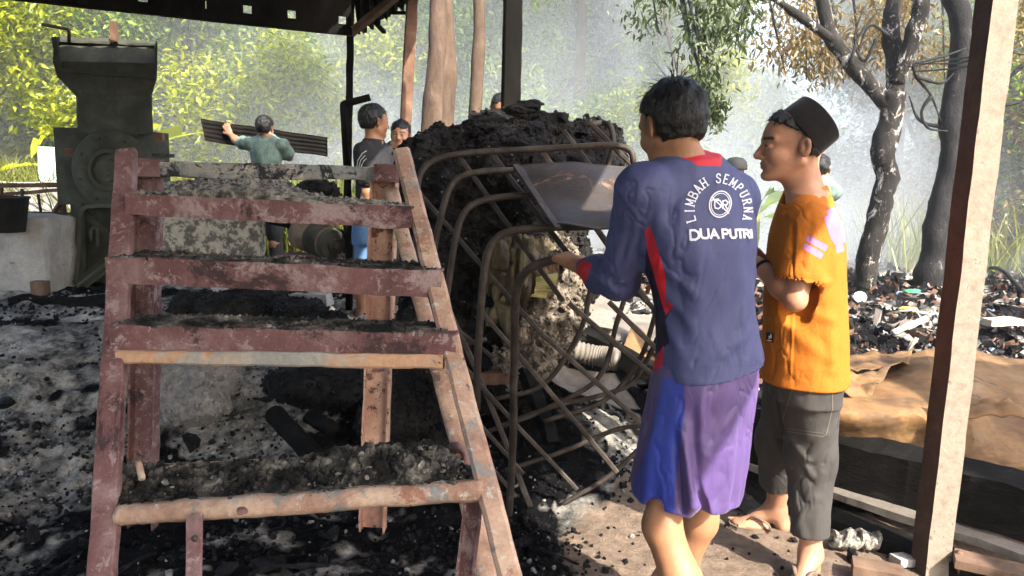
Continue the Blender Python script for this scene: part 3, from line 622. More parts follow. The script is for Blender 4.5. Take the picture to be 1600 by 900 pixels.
    stripes = [[(1262, 366), (1294, 384), (1290, 393), (1259, 376)], [(1257, 379), (1287, 396), (1283, 405), (1255, 389)], [(1290, 330), (1304, 322), (1317, 350), (1322, 380), (1316, 378), (1306, 352)], [(1297, 340), (1306, 352), (1316, 378), (1320, 392), (1308, 396), (1303, 362)], [(1287, 338), (1296, 336), (1306, 362), (1307, 386), (1298, 372)]]
    def fold(V):
        uv = projv(V); r = 0
        for (x0, y0, x1, y1, wd, am) in [(1240, 470, 1235, 590, 2.2, .0035), (1250, 470, 1290, 440, 8, .009), (1236, 478, 1300, 500, 10, .007), (1215, 500, 1290, 560, 12, .006), (1228, 340, 1216, 450, 9, .005), (1240, 350, 1236, 430, 4, -.007), (1284, 430, 1300, 560, 10, .006), (1200, 470, 1230, 560, 9, .006), (1262, 410, 1275, 350, 7, .004), (1305, 400, 1300, 580, 8, .005)]:
            p0 = np.array([x0, y0], float); e = np.array([x1 - x0, y1 - y0], float); tt = np.clip(((uv - p0) @ e) / (e @ e), 0, 1); z_ = uv - p0 - tt[:, None] * e; dd = np.hypot(z_[:, 0], z_[:, 1]); r = r + am * (np.exp(-(dd / wd) ** 2) - .4 * np.exp(-(dd / (2 * wd)) ** 2))
        return r
    def attrs(V, N):
        uv = projv(V); cam_ = CO - V; fc = (N * cam_).sum(1) > -.1; return {'m1': np.where(fc, np.max([poly_sd(uv, p) for p in stripes], 0), -5) * .002}
    mo = cloth_mat('orange_cotton', (.40, .118, .008), (.30, .13, .30), rough=.85, bs=.3, vary=.10, heather=.55)
    ts = garment('t_shirt', S, mo, T, .0032, 41, attrs, fold); bv = bvh_of(ts)
    blk = cloth_mat('black_label', (.012, .012, .012), vary=.02); wht = cloth_mat('white_print_small', (.6, .6, .6), vary=.02)
    lab = decal('hem_label', [((1198.5, 519), (1209.5, 520), (1209, 535), (1198, 534))], bv, blk, ts, .003); lb = bvh_of(lab)
    decal('letter', stroke_quads([(1206, 522.5), (1206, 527), (1203.5, 528.5)], 2) + stroke_quads([(1203, 525.5), (1206, 527)], 1.6) + stroke_quads([(1200.5, 532), (1207, 532)], 1.2), bv, wht, ts, .0045)
    decal('seam', stroke_quads([(1199 + i * 9.2, 572 + i * .8) for i in range(13)], 1.0), bv, cloth_mat('orange_seam', (.36, .12, .01)), ts, .0008)
    # ---- trousers
    S = SDF(np.minimum(np.minimum(J['anL'], J['anR']), np.minimum(J['hipL'], J['knL'])) - [.16, .20, .02], np.maximum(np.maximum(J['hipL'], J['hipR']), J['anR']) + [.22, .24, .12], .0048); hc = (J['hipL'] + J['hipR']) / 2
    S.loft(hc + [0, 0, .07], hc - [0, 0, .12], side, [(0, .150, .112), (.5, .158, .122), (1, .158, .118)], .02, 2.3)
    for q, e in (('L', -.022), ('R', .035)):
        hp, kn, an = J['hip' + q], J['kn' + q], J['an' + q] + [0, 0, e]; hp = hp - [0, 0, .05]; d = nrm(an - kn)
        S.cone(hp, kn, .104, .080, .05); S.cone(kn, an, .080, .062, .05); S.cone(an + d * .001, an + d * .2, .12, .12, .0, op='s'); S.cone(an - d * .03, an + d * .02, .052, .054, 0, op='s')
    def fold3(V):
        uv = projv(V); r = 0
        for (x0, y0, x1, y1, wd, am) in [(1228, 680, 1262, 720, 6, .012), (1235, 700, 1270, 745, 6, .010), (1290, 680, 1262, 720, 8, .008), (1240, 760, 1250, 840, 9, .006), (1285, 740, 1262, 780, 7, .007), (1190, 620, 1215, 700, 8, .006), (1212, 600, 1220, 680, 5, .007), (1275, 780, 1245, 820, 8, .006)]:
            p0 = np.array([x0, y0], float); e = np.array([x1 - x0, y1 - y0], float); tt = np.clip(((uv - p0) @ e) / (e @ e), 0, 1); z_ = uv - p0 - tt[:, None] * e; dd = np.hypot(z_[:, 0], z_[:, 1]); r = r + am * (np.exp(-(dd / wd) ** 2) - .5 * np.exp(-(dd / (2 * wd)) ** 2))
        return r
    mp = cloth_mat('faded_black_twill', (.040, .037, .036), rough=.8, bs=.2, vary=.15)
    tr = garment('trousers', S, mp, T, .0040, 51, None, fold3); bv = bvh_of(tr)
    st_ = cloth_mat('trouser_stitching', (.11, .10, .09)); pk = [(1240, 603), (1300, 610), (1300, 640), (1291, 678), (1285, 682), (1220, 672), (1228, 640), (1240, 603)]
    decal('pocket_stitching', stroke_quads(pk, 1.2) + stroke_quads([(1222, 668), (1286, 677)], 1.0) + stroke_quads([(1243, 606), (1292, 614)], 2.2), bv, st_, tr, .001)
    n_ = 14   # cargo pocket as a raised panel
    qs = []
    for i in range(n_):
        for j in range(n_):
            def pp(a, b): return (1227 + 66 * a - 6 * b * (1 - a) + (-4) * b, 618 + 50 * b + 9 * a)
            qs.append((pp(i / n_, j / n_), pp((i + 1) / n_, j / n_), pp((i + 1) / n_, (j + 1) / n_), pp(i / n_, (j + 1) / n_)))
    sandal(J['anL'], J['ftL'], T); sandal(J['anR'], J['ftR'], T)
    w1 = J['wrL'] + (J['elL'] - J['wrL']) * .12; ax = nrm(J['elL'] - J['wrL']); V, F = lathe([(.0285, -.006), (.0305, -.005), (.0305, .005), (.0285, .006)], 20, w1, ax); obj('wristband', V, F, blk, T, True)
    return T
# ---------------------------------------------------------------- people further back
def back_person(label, hpx, Y, hk, face, joints, shirt, legs, smat, lmat, skin, group=None, hands=(None, None), hem=None, hr=True, hseed=3, sattr=None, h=.008, st=style_short, name='person'):
    H = Frame(PY(hpx[0], hpx[1], Y), face, (0, 0, 1), hk); J = {k: (PY(v[0], v[1], Y + v[2]) if not k.startswith('ft') else np.array(v, float)) for k, v in joints.items()}
    T = thing(name, label, 'person', [H.c[0], H.c[1], min(J['anL'][2], J['anR'][2]) - .07], group)
    body('body', J, H, h, skin, T, hands)
    if hr: hair(H, h * .75, T, st, 300, hseed, .02)
    side = J['shL'] - J['shR']; nb = J['neck']; hc = (J['hipL'] + J['hipR']) / 2; bot = hc + [0, 0, -.06]; top = nb + [0, 0, .02]; pts = np.array([J[q] for q in ('elL', 'elR', 'hipL', 'hipR', 'shL', 'shR')])
    S = SDF(pts.min(0) - [.15, .15, .2], pts.max(0) + [.15, .15, .2], h * .9); sw = np.linalg.norm(side) / 2
    S.loft(top, bot, side, [(0, .06, .06), (.06, .09, .07), (.14, sw * .85, .09), (.25, sw * .98, .11), (.5, sw * .92, .12), (.75, sw * .86, .118), (1, sw * .9, .125)], .02, 2.3)
    for q in 'LR':
        s_, e_ = J['sh' + q], J['el' + q]; S.cone(nb + (s_ - nb) * .3, s_, .05, .058, .03); S.cone(s_, s_ + (e_ - s_) * .66, .064, .070, .03)
    S.cut(bot, (0, 0, -1)); g = garment('t_shirt', S, smat, T, .006, hseed, sattr)
    S = SDF(np.minimum(J['anL'], J['anR']) - [.15, .15, 0], np.maximum(J['hipL'], J['hipR']) + [.2, .2, .1], h * .9)
    S.loft(hc + [0, 0, .05], hc - [0, 0, .12], side, [(0, .145, .11), (1, .155, .12)], .02)
    for q in 'LR':
        hp, kn, an = J['hip' + q], J['kn' + q], J['an' + q]; t = legs; e = kn + (an - kn) * t if t > 0 else hp + (kn - hp) * (1 + t)
        S.cone(hp, kn if t > 0 else e, .095, .075, .04)
        if t > 0: S.cone(kn, e, .075, .062, .03)
    garment('trousers' if legs > 0 else 'shorts', S, lmat, T, .006, hseed + 2)
    return T, J, H, g
# ---------------------------------------------------------------- ground
def gh(x, y):
    x = np.asarray(x, float); y = np.asarray(y, float)
    s = lambda a: np.clip(a, 0, 1) ** 2 * (3 - 2 * np.clip(a, 0, 1))
    left = s((.9 - x) / 1.0); hl = .40 * s((y - 2.75) / 1.5) * left; right = s((x - .9) / .8); hr_ = .30 * s((y - 3.5) / 1.5) * right; mid = (1 - left) * (1 - right); hm = .30 * s((y - 3.6) / 1.6) * mid
    return hl + hr_ + hm
def rough_amt(x, y):
    s = lambda a: np.clip(a, 0, 1); path = s((x - .15) / .3) * s((3.15 - y) / .4)
    return 1 - .82 * path
def ghn(x, y, V3=None):
    p = np.stack([x, y, 0 * x], 1); a = rough_amt(x, y); far = np.clip(1.4 - y / 14, .15, 1)
    return gh(x, y) + a * far * (.045 * fbm(p, 2.2, 3, 3) + .030 * np.abs(fbm(p, 7, 4, 5)) + .014 * np.abs(fbm(p, 30, 2, 8))) + .004 * fbm(p, 14, 3, 9)
GM, _t, _b = mk('burnt_ground'); _co = coords(_t)
_coal = ramp(_t, nz(_t, _co, 30, 6, .7), [(.3, (.002, .002, .0023)), (.58, (.006, .006, .0072)), (.72, (.022, .022, .025)), (.84, (.09, .09, .095))])
_ash = ramp(_t, nz(_t, _co, 9, 8, .72), [(.36, (.012, .012, .012)), (.43, (.12, .118, .11)), (.54, (.36, .34, .305)), (.70, (.58, .545, .48))])
_ash = mix(_t, ramp(_t, nz(_t, _co, 2.6, 9, .75, .4), [(.42, (0, 0, 0)), (.56, (1, 1, 1))]), mix(_t, .62, _ash, (.02, .02, .021)), _ash)
_dirt = ramp(_t, nz(_t, _co, 16, 8, .7), [(.25, (.09, .065, .05)), (.55, (.20, .15, .115)), (.8, (.30, .24, .19))])
_c = mix(_t, attr_mask(_t, 'ash', .10), _coal, _ash); _c = mix(_t, attr_mask(_t, 'dirt', .12), _c, _dirt)
_sp = ramp(_t, nz(_t, _co, 90, 3, .8), [(.66, (0, 0, 0)), (.70, (1, 1, 1))]); _c = mix(_t, _sp, _c, (.12, .118, .115))
_t.links.new(_c, _b.inputs['Base Color']); _b.inputs['Roughness'].default_value = .9; _b.inputs['Specular IOR Level'].default_value = .06; bump(_t, _b, nz(_t, _co, 60, 8, .75), .9, .02)
def ground():
    def axis(lo, hi, d0, grow):
        a = [0.0]; d = d0
        while a[-1] < hi: a.append(a[-1] + d); d *= 1 if a[-1] < 3.2 else grow
        b = [0.0]; d = d0
        while b[-1] > lo: b.append(b[-1] - d); d *= 1 if b[-1] > -3.0 else grow
        return np.array(b[:0:-1] + a)
    xs = axis(-90, 90, .016, 1.09)
    ys = [1.2]; d = .015
    while ys[-1] < 120: ys.append(ys[-1] + d); d = .015 if ys[-1] < 4.2 else d * 1.03
    yb = [1.2]; d = .05
    while yb[-1] > -25: yb.append(yb[-1] - d); d *= 1.12
    ys = np.array(yb[:0:-1] + ys); X, Y = np.meshgrid(xs, ys); x = X.ravel(); y = Y.ravel(); z = ghn(x, y); p = np.stack([x, y, 0 * x], 1)
    ny, nx = X.shape; I = np.arange(nx * ny).reshape(ny, nx); F = np.stack([I[:-1, :-1].ravel(), I[:-1, 1:].ravel(), I[1:, 1:].ravel(), I[1:, :-1].ravel()], 1)
    nzv = fbm(p, 1.6, 4, 21) + .5 * fbm(p, 7, 3, 24)
    left = np.clip((-.45 - x) / .8, -.6, 1); up = np.clip((y - 2.2) / 1.2, -.8, .8) * np.clip((5.5 - y) / 1, 0, 1)
    zone = np.clip((y - 2.55) / .5, 0, 1) * np.clip((5.6 - y) / .6, 0, 1) * np.clip((-.85 + .35 * np.clip(y - 3, 0, 2) - x) / .35, 0, 1); ash = -.42 + .72 * zone + .62 * nzv + .22 * fbm(p, 14, 3, 28) + .10 * left; ash = np.where(x > .2, .55 * nzv - .30 + .25 * np.clip((y - 3) / 2, 0, 1), ash)
    dirt = np.clip((x - .25) / .25, -1, 1) + np.clip((3.0 - y) / .35, -1, 1) - 1 + .5 * nzv; dirt = np.where(y > 12, .5, dirt)
    g = obj('ground', np.stack([x, y, z], 1), F, GM, None, True, {'ash': ash, 'dirt': dirt}, loc=(0, 0, 0)); g['kind'] = 'structure'; return g
GROUND = ground()
# ---------------------------------------------------------------- chunk builders
def lump_vf(r, seed, sub=1, flat=.7):
    """small angular lump, 20 to 80 triangles"""
    t = (1 + 5 ** .5) / 2; V = np.array([(-1, t, 0), (1, t, 0), (-1, -t, 0), (1, -t, 0), (0, -1, t), (0, 1, t), (0, -1, -t), (0, 1, -t), (t, 0, -1), (t, 0, 1), (-t, 0, -1), (-t, 0, 1)], float)
    F = [(0, 11, 5), (0, 5, 1), (0, 1, 7), (0, 7, 10), (0, 10, 11), (1, 5, 9), (5, 11, 4), (11, 10, 2), (10, 7, 6), (7, 1, 8), (3, 9, 4), (3, 4, 2), (3, 2, 6), (3, 6, 8), (3, 8, 9), (4, 9, 5), (2, 4, 11), (6, 2, 10), (8, 6, 7), (9, 8, 1)]
    V /= np.linalg.norm(V[0]); V = [tuple(v) for v in V]
    for _ in range(sub):
        c = {}; G = []
        def mid(a, b):
            k = (min(a, b), max(a, b))
            if k not in c: c[k] = len(V); m = (np.array(V[a]) + V[b]) / 2; V.append(tuple(m / np.linalg.norm(m)))
            return c[k]
        for a, b, d in F: x, y, z = mid(a, b), mid(b, d), mid(d, a); G += [(a, x, z), (b, y, x), (d, z, y), (x, y, z)]
        F = G
    V = np.array(V); V = V * (1 + .38 * fbm(V + seed * 3.1, 1.7, 3, seed)[:, None]) * [1, .8 + .3 * ((seed * 7) % 5) / 5, flat]; return V * r, np.array(F)
def rotm(r):
    q = r.normal(size=(len(r.normal(size=1)), 4))[0]; q /= np.linalg.norm(q); w_, x, y, z = q
    return np.array([[1 - 2 * (y * y + z * z), 2 * (x * y - z * w_), 2 * (x * z + y * w_)], [2 * (x * y + z * w_), 1 - 2 * (x * x + z * z), 2 * (y * z - x * w_)], [2 * (x * z - y * w_), 2 * (y * z + x * w_), 1 - 2 * (x * x + y * y)]])
def scatter(name, pts, sizes, mat, parent=None, seed=1, sub=0, smooth=False, protos=8, shape=None):
    r = np.random.default_rng(seed); PR = [(lump_vf(1, seed + i, sub, .6) if shape is None else shape(i)) for i in range(protos)]; VV = []; FF = []; b = 0
    for i, (p, s_) in enumerate(zip(pts, sizes)):
        V, F = PR[i % protos]; M = rotm(r); V = V @ M.T * s_ + p; VV.append(V); FF.append(F + b); b += len(V)
    o = obj(name, np.concatenate(VV), np.concatenate(FF), mat, parent, smooth, loc=(0, 0, 0)); o['kind'] = 'stuff'; return o
CHAR = rough_mat('charcoal', [(.25, (.003, .003, .0035)), (.55, (.010, .010, .0115)), (.8, (.045, .045, .05))], 25, .55, .8, 120, .01, spec=.10)
ASHM = rough_mat('pale_ash', [(.25, (.10, .097, .09)), (.55, (.21, .20, .19)), (.8, (.40, .385, .36))], 30, .95, .8, 120, .008)
CLINK = rough_mat('burnt_clinker', [(.22, (.003, .003, .0035)), (.46, (.010, .0095, .010)), (.62, (.026, .024, .022)), (.8, (.085, .077, .066))], 7, .7, 1.0, 45, .02, spec=.12, patch=[((.085, .078, .062), .64, 9)])
def zone_(x, y): return np.clip((y - 2.55) / .5, 0, 1) * np.clip((4.9 - y) / .6, 0, 1) * np.clip((-.85 + .35 * np.clip(y - 3, 0, 2) - x) / .35, 0, 1) * np.clip(.7 + 1.3 * fbm(np.stack([x, y, 0 * x], 1), 1.6, 4, 21), 0, 1)
def ground_debris():
    r = np.random.default_rng(11); n = 40000
    # most of it near, thinning with distance
    y = 1.25 + 4.6 * r.random(n) ** 1.5; x = (r.random(n) - .5) * 2 * (1.1 + y * .75) - .25; clu = np.clip(.55 + 1.5 * fbm(np.stack([x, y, 0 * x], 1), 3.1, 3, 45), .04, 1.3); keep = (r.random(n) < (rough_amt(x, y) ** 2 + .05) * clu); x, y = x[keep], y[keep]; z = ghn(x, y)
    s_ = .0028 + .011 * r.random(len(x)) ** 4 + .0015 * y; P_ = np.stack([x, y, z + s_ * .3], 1); isash = r.random(len(x)) < .12 + .72 * zone_(x, y); o_ = np.argsort(isash, kind='stable'); P_ = P_[o_]; s_ = s_[o_]; k = int((~isash).sum())
    o = scatter('charcoal_rubble', P_[:k], s_[:k], CHAR, GROUND, 5); o2 = scatter('ash_flakes', P_[k:], s_[k:] * .8, ASHM, GROUND, 9)
    # larger pieces, each its own
    pr = [meshdata('charcoal_lump', *[(a, b) for a, b in [lump_vf(1, 40 + i, 1, .7)]][0], CHAR) for i in range(6)]; pa = [meshdata('ash_lump', *lump_vf(1, 60 + i, 1, .6), ASHM) for i in range(4)]
    for i in range(230):
        yy = 1.5 + 3.6 * r.random() ** 1.2; xx = (r.random() - .55) * 2 * (1.0 + yy * .72)
        if r.random() > rough_amt(np.array([xx]), np.array([yy]))[0] + .08: continue
        zz = ghn(np.array([xx]), np.array([yy]))[0]; q = r.random(); ash = q < .2 + .6 * zone_(np.array([xx]), np.array([yy]))[0]
        o = bpy.data.objects.new('ash_lump' if ash else 'charcoal_lump', (pa if ash else pr)[i % (4 if ash else 6)]); COL.objects.link(o); o.parent = GROUND; k = (.014 + .042 * r.random() ** 3) * (.7 if ash else 1)
        o.location = (xx, yy, zz + k * .3); o.scale = (k, k * (.6 + .7 * r.random()), k * (.5 + .5 * r.random())); o.rotation_euler = tuple(r.random(3) * 6)
ground_debris()
def char_flakes():
    r = np.random.default_rng(91); pr = []
    for i in range(10):
        n = 6; c = r.uniform(.3, 1.2); V = []; ph = r.random() * 6
        for a in range(n):
            for b in range(4): x = a / (n - 1) - .5; y = (b / 3 - .5) * (.35 + .25 * math.sin(a + ph)); V.append((x + r.normal(0, .02), y + r.normal(0, .03), c * x * x + .10 * math.sin(3 * x + ph) + r.normal(0, .02)))
        F = [(a * 4 + b, (a + 1) * 4 + b, (a + 1) * 4 + b + 1, a * 4 + b + 1) for a in range(n - 1) for b in range(3)]; pr.append(meshdata('charred_flake', V, F, CHAR if i % 4 else CLINK))
    st = [meshdata('burnt_stick', *sweep(smoothpath([(-.5, 0, 0), (-.2, r.normal(0, .05), .03), (.15, r.normal(0, .06), .02), (.5, 0, 0)], 3), circ(.035, 6), jit=.02, seed=i), CHAR) for i in range(5)]
    for i in range(150):
        yy = 1.6 + 3.2 * r.random() ** 1.2; xx = (r.random() - .56) * 2 * (.9 + yy * .72)
        if r.random() > rough_amt(np.array([xx]), np.array([yy]))[0]: continue
        zz = ghn(np.array([xx]), np.array([yy]))[0]; stick = i % 5 == 0; o = bpy.data.objects.new('burnt_stick' if stick else 'charred_flake', st[i % 5 if stick else 0] if stick else pr[i % 10]); COL.objects.link(o); o.parent = GROUND
        k = (.10 + .22 * r.random()) if stick else (.04 + .10 * r.random() ** 2); o.location = (xx, yy, zz + (.012 if stick else .2 * k)); o.scale = (k, k, k); o.rotation_euler = (r.normal(0, .12 if stick else .6), r.normal(0, .12 if stick else .6), r.random() * 6.28)
char_flakes()
# ---------------------------------------------------------------- the burnt heap
def heap():
    T = thing('burnt_heap', 'tall crusted black heap of burnt waste leaning behind the pipe rack', 'waste heap', [.0, 3.75, .3])
    lo = np.array([-.75, 3.0, .0]); S = SDF(lo, [.75, 4.75, 1.95], .014)
    # silhouette anchored by pixels: top from (640,225) to (950,175)
    pts = [(668, 235, 3.85, .20), (700, 215, 3.9, .20), (745, 205, 3.95, .19), (790, 200, 3.95, .21), (840, 205, 3.95, .20), (880, 208, 3.95, .19), (915, 215, 3.95, .18), (690, 300, 3.8, .30), (790, 300, 3.8, .38), (880, 290, 3.85, .28), (700, 400, 3.75, .30), (790, 400, 3.75, .36), (850, 410, 3.72, .26), (700, 500, 3.7, .30), (790, 500, 3.7, .36), (850, 490, 3.62, .20), (862, 430, 3.62, .16), (835, 530, 3.6, .15), (780, 560, 3.75, .35), (680, 580, 3.7, .28)]
    pts += [(915, 240, 3.85, .17), (925, 215, 3.85, .13), (690, 222, 3.85, .15), (665, 262, 3.8, .15), (860, 190, 3.9, .13)]
    for u, v, Y, r in pts: S.ell(PY(u + 6, v + (28 if v < 240 else 4), Y), [r * .88, r, r * (.66 if v < 240 else .84)], None, .11)
    S.ell(PY(742, 345, 3.45), [.22, .10, .22], None, .10, 's')      # dark hollow behind the hoops
    # several scales of crust, applied to the volume so that it overhangs
    X, Y, Z = np.meshgrid(*S.ax, indexing='ij'); near = np.abs(S.v) < .12; q = np.stack([X[near], Y[near], Z[near]], 1)
    dv = fbm(q, 4.5, 2, 2) * .035 + (np.abs(fbm(q * [1, 1, 1.5], 9, 4, 6, .6)) - .3) * .040 - np.maximum(0, fbm(q * [1, 1, .4], 20, 2, 12)) * .030; S.v[near] -= dv.astype(np.float32)
    V, F = S.mesh(); N = vnormals(V, F); V = V + N * (fbm(V, 70, 2, 3) * .004)[:, None]
    core = obj('crust', V, F, CLINK, T, False)
    r = np.random.default_rng(2); front = np.where(N[:, 1] < .4)[0]; ids = r.choice(front, 5500); s_ = .003 + .018 * r.random(5500) ** 4
    scatter('clinker_crumbs', V[ids] + N[ids] * s_[:, None] * .25, s_, CLINK, T, 3)
    ids = r.choice(front, 260); scatter('ash_crumbs', V[ids], .003 + .006 * r.random(260), ASHM, T, 13)
    # pale fused lumps
    for (u, v, Y, rr, sd_) in [(893, 205, 3.72, .045, 3), (770, 160, 3.9, .0, 0), (812, 172, 3.8, .055, 4), (828, 165, 3.82, .05, 5), (755, 200, 3.7, .04, 6)]:
        if rr and u != 893: V, F = lump_vf(rr, sd_, 2); obj('fused_lump', V * [1.4, .9, .8] + PY(u, v, Y), F, CLINK, T)
    return T
heap()
def melted_sack():
    m = rough_mat('scorched_yellow_plastic', [(.25, (.018, .015, .011)), (.45, (.07, .055, .032)), (.62, (.16, .13, .07)), (.8, (.30, .27, .14))], 9, .6, .9, 40, .01, stretch=(2.5, 1, .6)); T = thing('melted_sack', 'half-melted yellowish plastic sack bulging from the foot of the black heap', 'sack', PY(805, 510, 3.2))
    S = SDF(PY(805, 430, 3.25) - .42, PY(805, 430, 3.25) + .42, .009)
    for u, v, Y, r in [(800, 400, 3.32, .09), (815, 425, 3.3, .10), (835, 440, 3.32, .07), (800, 455, 3.3, .09), (790, 490, 3.3, .06), (845, 400, 3.36, .06), (782, 430, 3.3, .06)]: S.ell(PY(u, v, Y), [r, r * .7, r * 1.2], None, .05)
    def f(V): q = V * np.array([26, 26, 7]); return np.abs(fbm(q, 1.0, 3, 4)) * .018
    X, Y, Z = np.meshgrid(*S.ax, indexing='ij'); near = np.abs(S.v) < .08; q = np.stack([X[near], Y[near], Z[near]], 1); S.v[near] -= ((np.abs(fbm(q * [1, 1, .35], 16, 3, 6)) - .3) * .06).astype(np.float32)
    V, F = S.mesh(); N = vnormals(V, F); V = V + N * f(V)[:, None]; obj('skin', V, F, m, T, True)
    m2 = rough_mat('yellow_film', [(.3, (.30, .25, .08)), (.7, (.48, .44, .20))], 12, .35, .5, 40, .01)
    for a, b in (((852, 425), (846, 470)),):
        pts = smoothpath([PY(*a, 3.17), PY((a[0] + b[0]) / 2 + 6, (a[1] + b[1]) / 2, 3.13), PY(*b, 3.16)], 8); V, F = sweep(pts, rect(.065, .004), (0, -1, 0), jit=.035, seed=a[0]); obj('film_flap', V, F, m2, T, False)
melted_sack()
# sunlit flaky cinder at the right foot of the heap
def cinder():
    m = rough_mat('flaky_cinder', [(.25, (.02, .018, .016)), (.42, (.09, .075, .06)), (.6, (.28, .23, .18)), (.8, (.42, .36, .30))], 18, .9, 1, 60, .015)
    T = thing('cinder_mound', 'sunlit flaky brown cinder mound under the blue sleeve', 'cinder mound', PY(860, 560, 3.3)); S = SDF(PY(860, 470, 3.35) - [.35, .3, .45], PY(860, 470, 3.35) + [.4, .35, .4], .010)
    for u, v, Y, r in [(862, 400, 3.45, .09), (885, 440, 3.42, .09), (860, 470, 3.38, .13), (878, 490, 3.4, .10), (845, 520, 3.35, .13), (820, 560, 3.33, .12), (868, 430, 3.42, .11)]: S.ell(PY(u, v, Y), [r, r, r * 1.05], None, .05)
    X, Y, Z = np.meshgrid(*S.ax, indexing='ij'); near = np.abs(S.v) < .09; q = np.stack([X[near], Y[near], Z[near]], 1); S.v[near] -= (np.abs(fbm(q * [1, 1, .6], 16, 3, 6)) * .045 - np.maximum(0, fbm(q * [1, 1, .5], 24, 2, 19)) * .05).astype(np.float32)
    V, F = S.mesh(); N = vnormals(V, F); obj('crust', V, F, m, T, False); r = np.random.default_rng(4); ids = r.choice(len(V), 2600); scatter('cinder_flakes', V[ids] + N[ids] * .004, .004 + .012 * r.random(2600) ** 2, m, T, 23)
cinder()
# ---------------------------------------------------------------- vegetation
LEAFT = np.array([(0, 0, 0), (.16, .28, .03), (.19, .55, .02), (0, 1, -.06), (-.19, .55, .02), (-.16, .28, .03), (0, .5, -.035)], float)
LEAFS = np.array([(0, 0, 0), (.22, .45, .05), (0, 1, -.06), (-.22, .45, .05)], float)
def leaves_vf(pts, L, r, droop=.35, width=1.0, fold=1.0, full=False):
    n = len(pts); a = r.random(n) * 2 * np.pi; e = r.normal(-droop, .45, n); d = np.stack([np.cos(a) * np.cos(e), np.sin(a) * np.cos(e), np.sin(e)], 1)
    up = r.normal(0, .45, (n, 3)) + [0, 0, 1]; s_ = np.cross(d, up); s_ /= np.linalg.norm(s_, axis=1)[:, None]; u = np.cross(s_, d); ln = L * (.6 + .8 * r.random(n))
    T = LEAFT if full else LEAFS; V = pts[:, None, :] + ln[:, None, None] * (T[None, :, 0, None] * width * s_[:, None, :] + T[None, :, 1, None] * d[:, None, :] + T[None, :, 2, None] * fold * u[:, None, :])
    F0 = np.array([(0, 1, 2, 6), (6, 2, 3, 4), (0, 6, 4, 5)]) if full else np.array([(0, 1, 2), (0, 2, 3)]); F = (F0[None] + len(T) * np.arange(n)[:, None, None]).reshape(-1, F0.shape[1]); return V.reshape(-1, 3), F
FG1 = fol_mat('leaves_yellow_green', (.13, .19, .012), (.31, .34, .02), .55); FG2 = fol_mat('leaves_mid_green', (.055, .12, .014), (.15, .22, .022), .5); FG3 = fol_mat('leaves_dark_green', (.018, .035, .010), (.045, .065, .016), .4); FG4 = fol_mat('leaves_brown_tinged', (.10, .065, .025), (.17, .12, .035), .45)
BARK = rough_mat('brown_bark', [(.25, (.035, .024, .017)), (.55, (.085, .058, .042)), (.8, (.14, .10, .075))], 9, .9, .9, 55, .015, stretch=(1, 1, .45), patch=[((.05, .04, .033), .64, 5)])
BARK2 = rough_mat('charred_lichen_bark', [(.25, (.004, .004, .004)), (.52, (.014, .013, .012)), (.8, (.045, .04, .036))], 8, .9, .9, 40, .02, stretch=(1, 1, .6), patch=[((.36, .33, .30), .575, 9)])
BARK3 = rough_mat('charred_bark', [(.25, (.005, .005, .006)), (.52, (.016, .016, .018)), (.8, (.05, .048, .046))], 8, .9, .9, 40, .02, stretch=(1, 1, .5), patch=[((.30, .28, .27), .64, 9)])
def limb(pts, r0, r1, name, mat, parent, n=10, knob=.12, seed=0, div=6):
    P_ = smoothpath(pts, div); sc_ = np.linspace(r0, r1, len(P_)); V, F = sweep(P_, circ(1, n), (0, 1, 0), True, sc_); d = fbm(V, 5 / max(.2, r0 * 8), 3, seed); C = np.repeat(P_, n, 0); V = C + (V - C) * (1 + knob * d * 2)[:, None]; return obj(name, V, F, mat, parent, True)
def crown(name, clusters, per, L, mat, parent, seed, droop=.35, width=1.0, spread=1.0, full=False):
    """clusters rows x,y,z,r: leaves gather in sub-clumps on shells so that gaps stay"""
    r = np.random.default_rng(seed); P_ = []
    for (x, y, z, R) in clusters:
        k = max(3, int(per * R * R / 60)); cen = r.normal(size=(k, 3)); cen /= np.linalg.norm(cen, axis=1)[:, None]; cen = cen * R * (.45 + .55 * r.random((k, 1))) * [1, 1, .85] + [x, y, z]
        m = max(6, int(60 * spread)); q = np.repeat(cen, m, 0) + r.normal(0, .16 * R + .05, (k * m, 3)); P_.append(q)
    P_ = np.concatenate(P_); V, F = leaves_vf(P_, L, r, droop, width, 1.0, full); o = obj(name, V, F, mat, parent); return o
def tree(label, base, h, R, mat, bark, seed, per=1600, L=.20, group='trees in the smoke behind the yard', n=14, low=.35, r0=.13, droop=.4, name='broadleaf_tree', lean=0):
    r = np.random.default_rng(seed); b = np.array([base[0], base[1], float(gh(base[0], base[1])) - .1]); T = thing(name, label, 'tree', b, group)
    top = b + [lean, 0, h * .8]; mid = b + [lean * .5 + r.normal(0, .15), r.normal(0, .1), h * .42]; limb([b, mid, top], r0, r0 * .35, 'trunk', bark, T, 9, .12, seed)
    cl = []
    for i in range(n):
        a = r.random() * 6.28; z = h * (low + (1 - low) * r.random()); f = math.sin(math.pi * min(.95, max(.12, (z / h - low) / (1 - low) * .8 + .18))); d = R * f * (.4 + .6 * r.random()); c = b + [lean * z / h + d * math.cos(a), d * math.sin(a), z]; rr = R * (.30 + .22 * r.random()); cl.append((*c, rr))
        if i % 2 == 0: st = b + (mid - b) * (.5 + .5 * r.random()) if z < h * .6 else mid + (top - mid) * r.random() * .8; limb([st, (st + c) / 2 + r.normal(0, .12, 3), c], r0 * .35, r0 * .08, 'branch', bark, T, 6, .1, seed + i, 4)
    crown('crown', cl, per, L, mat, T, seed, droop); return T
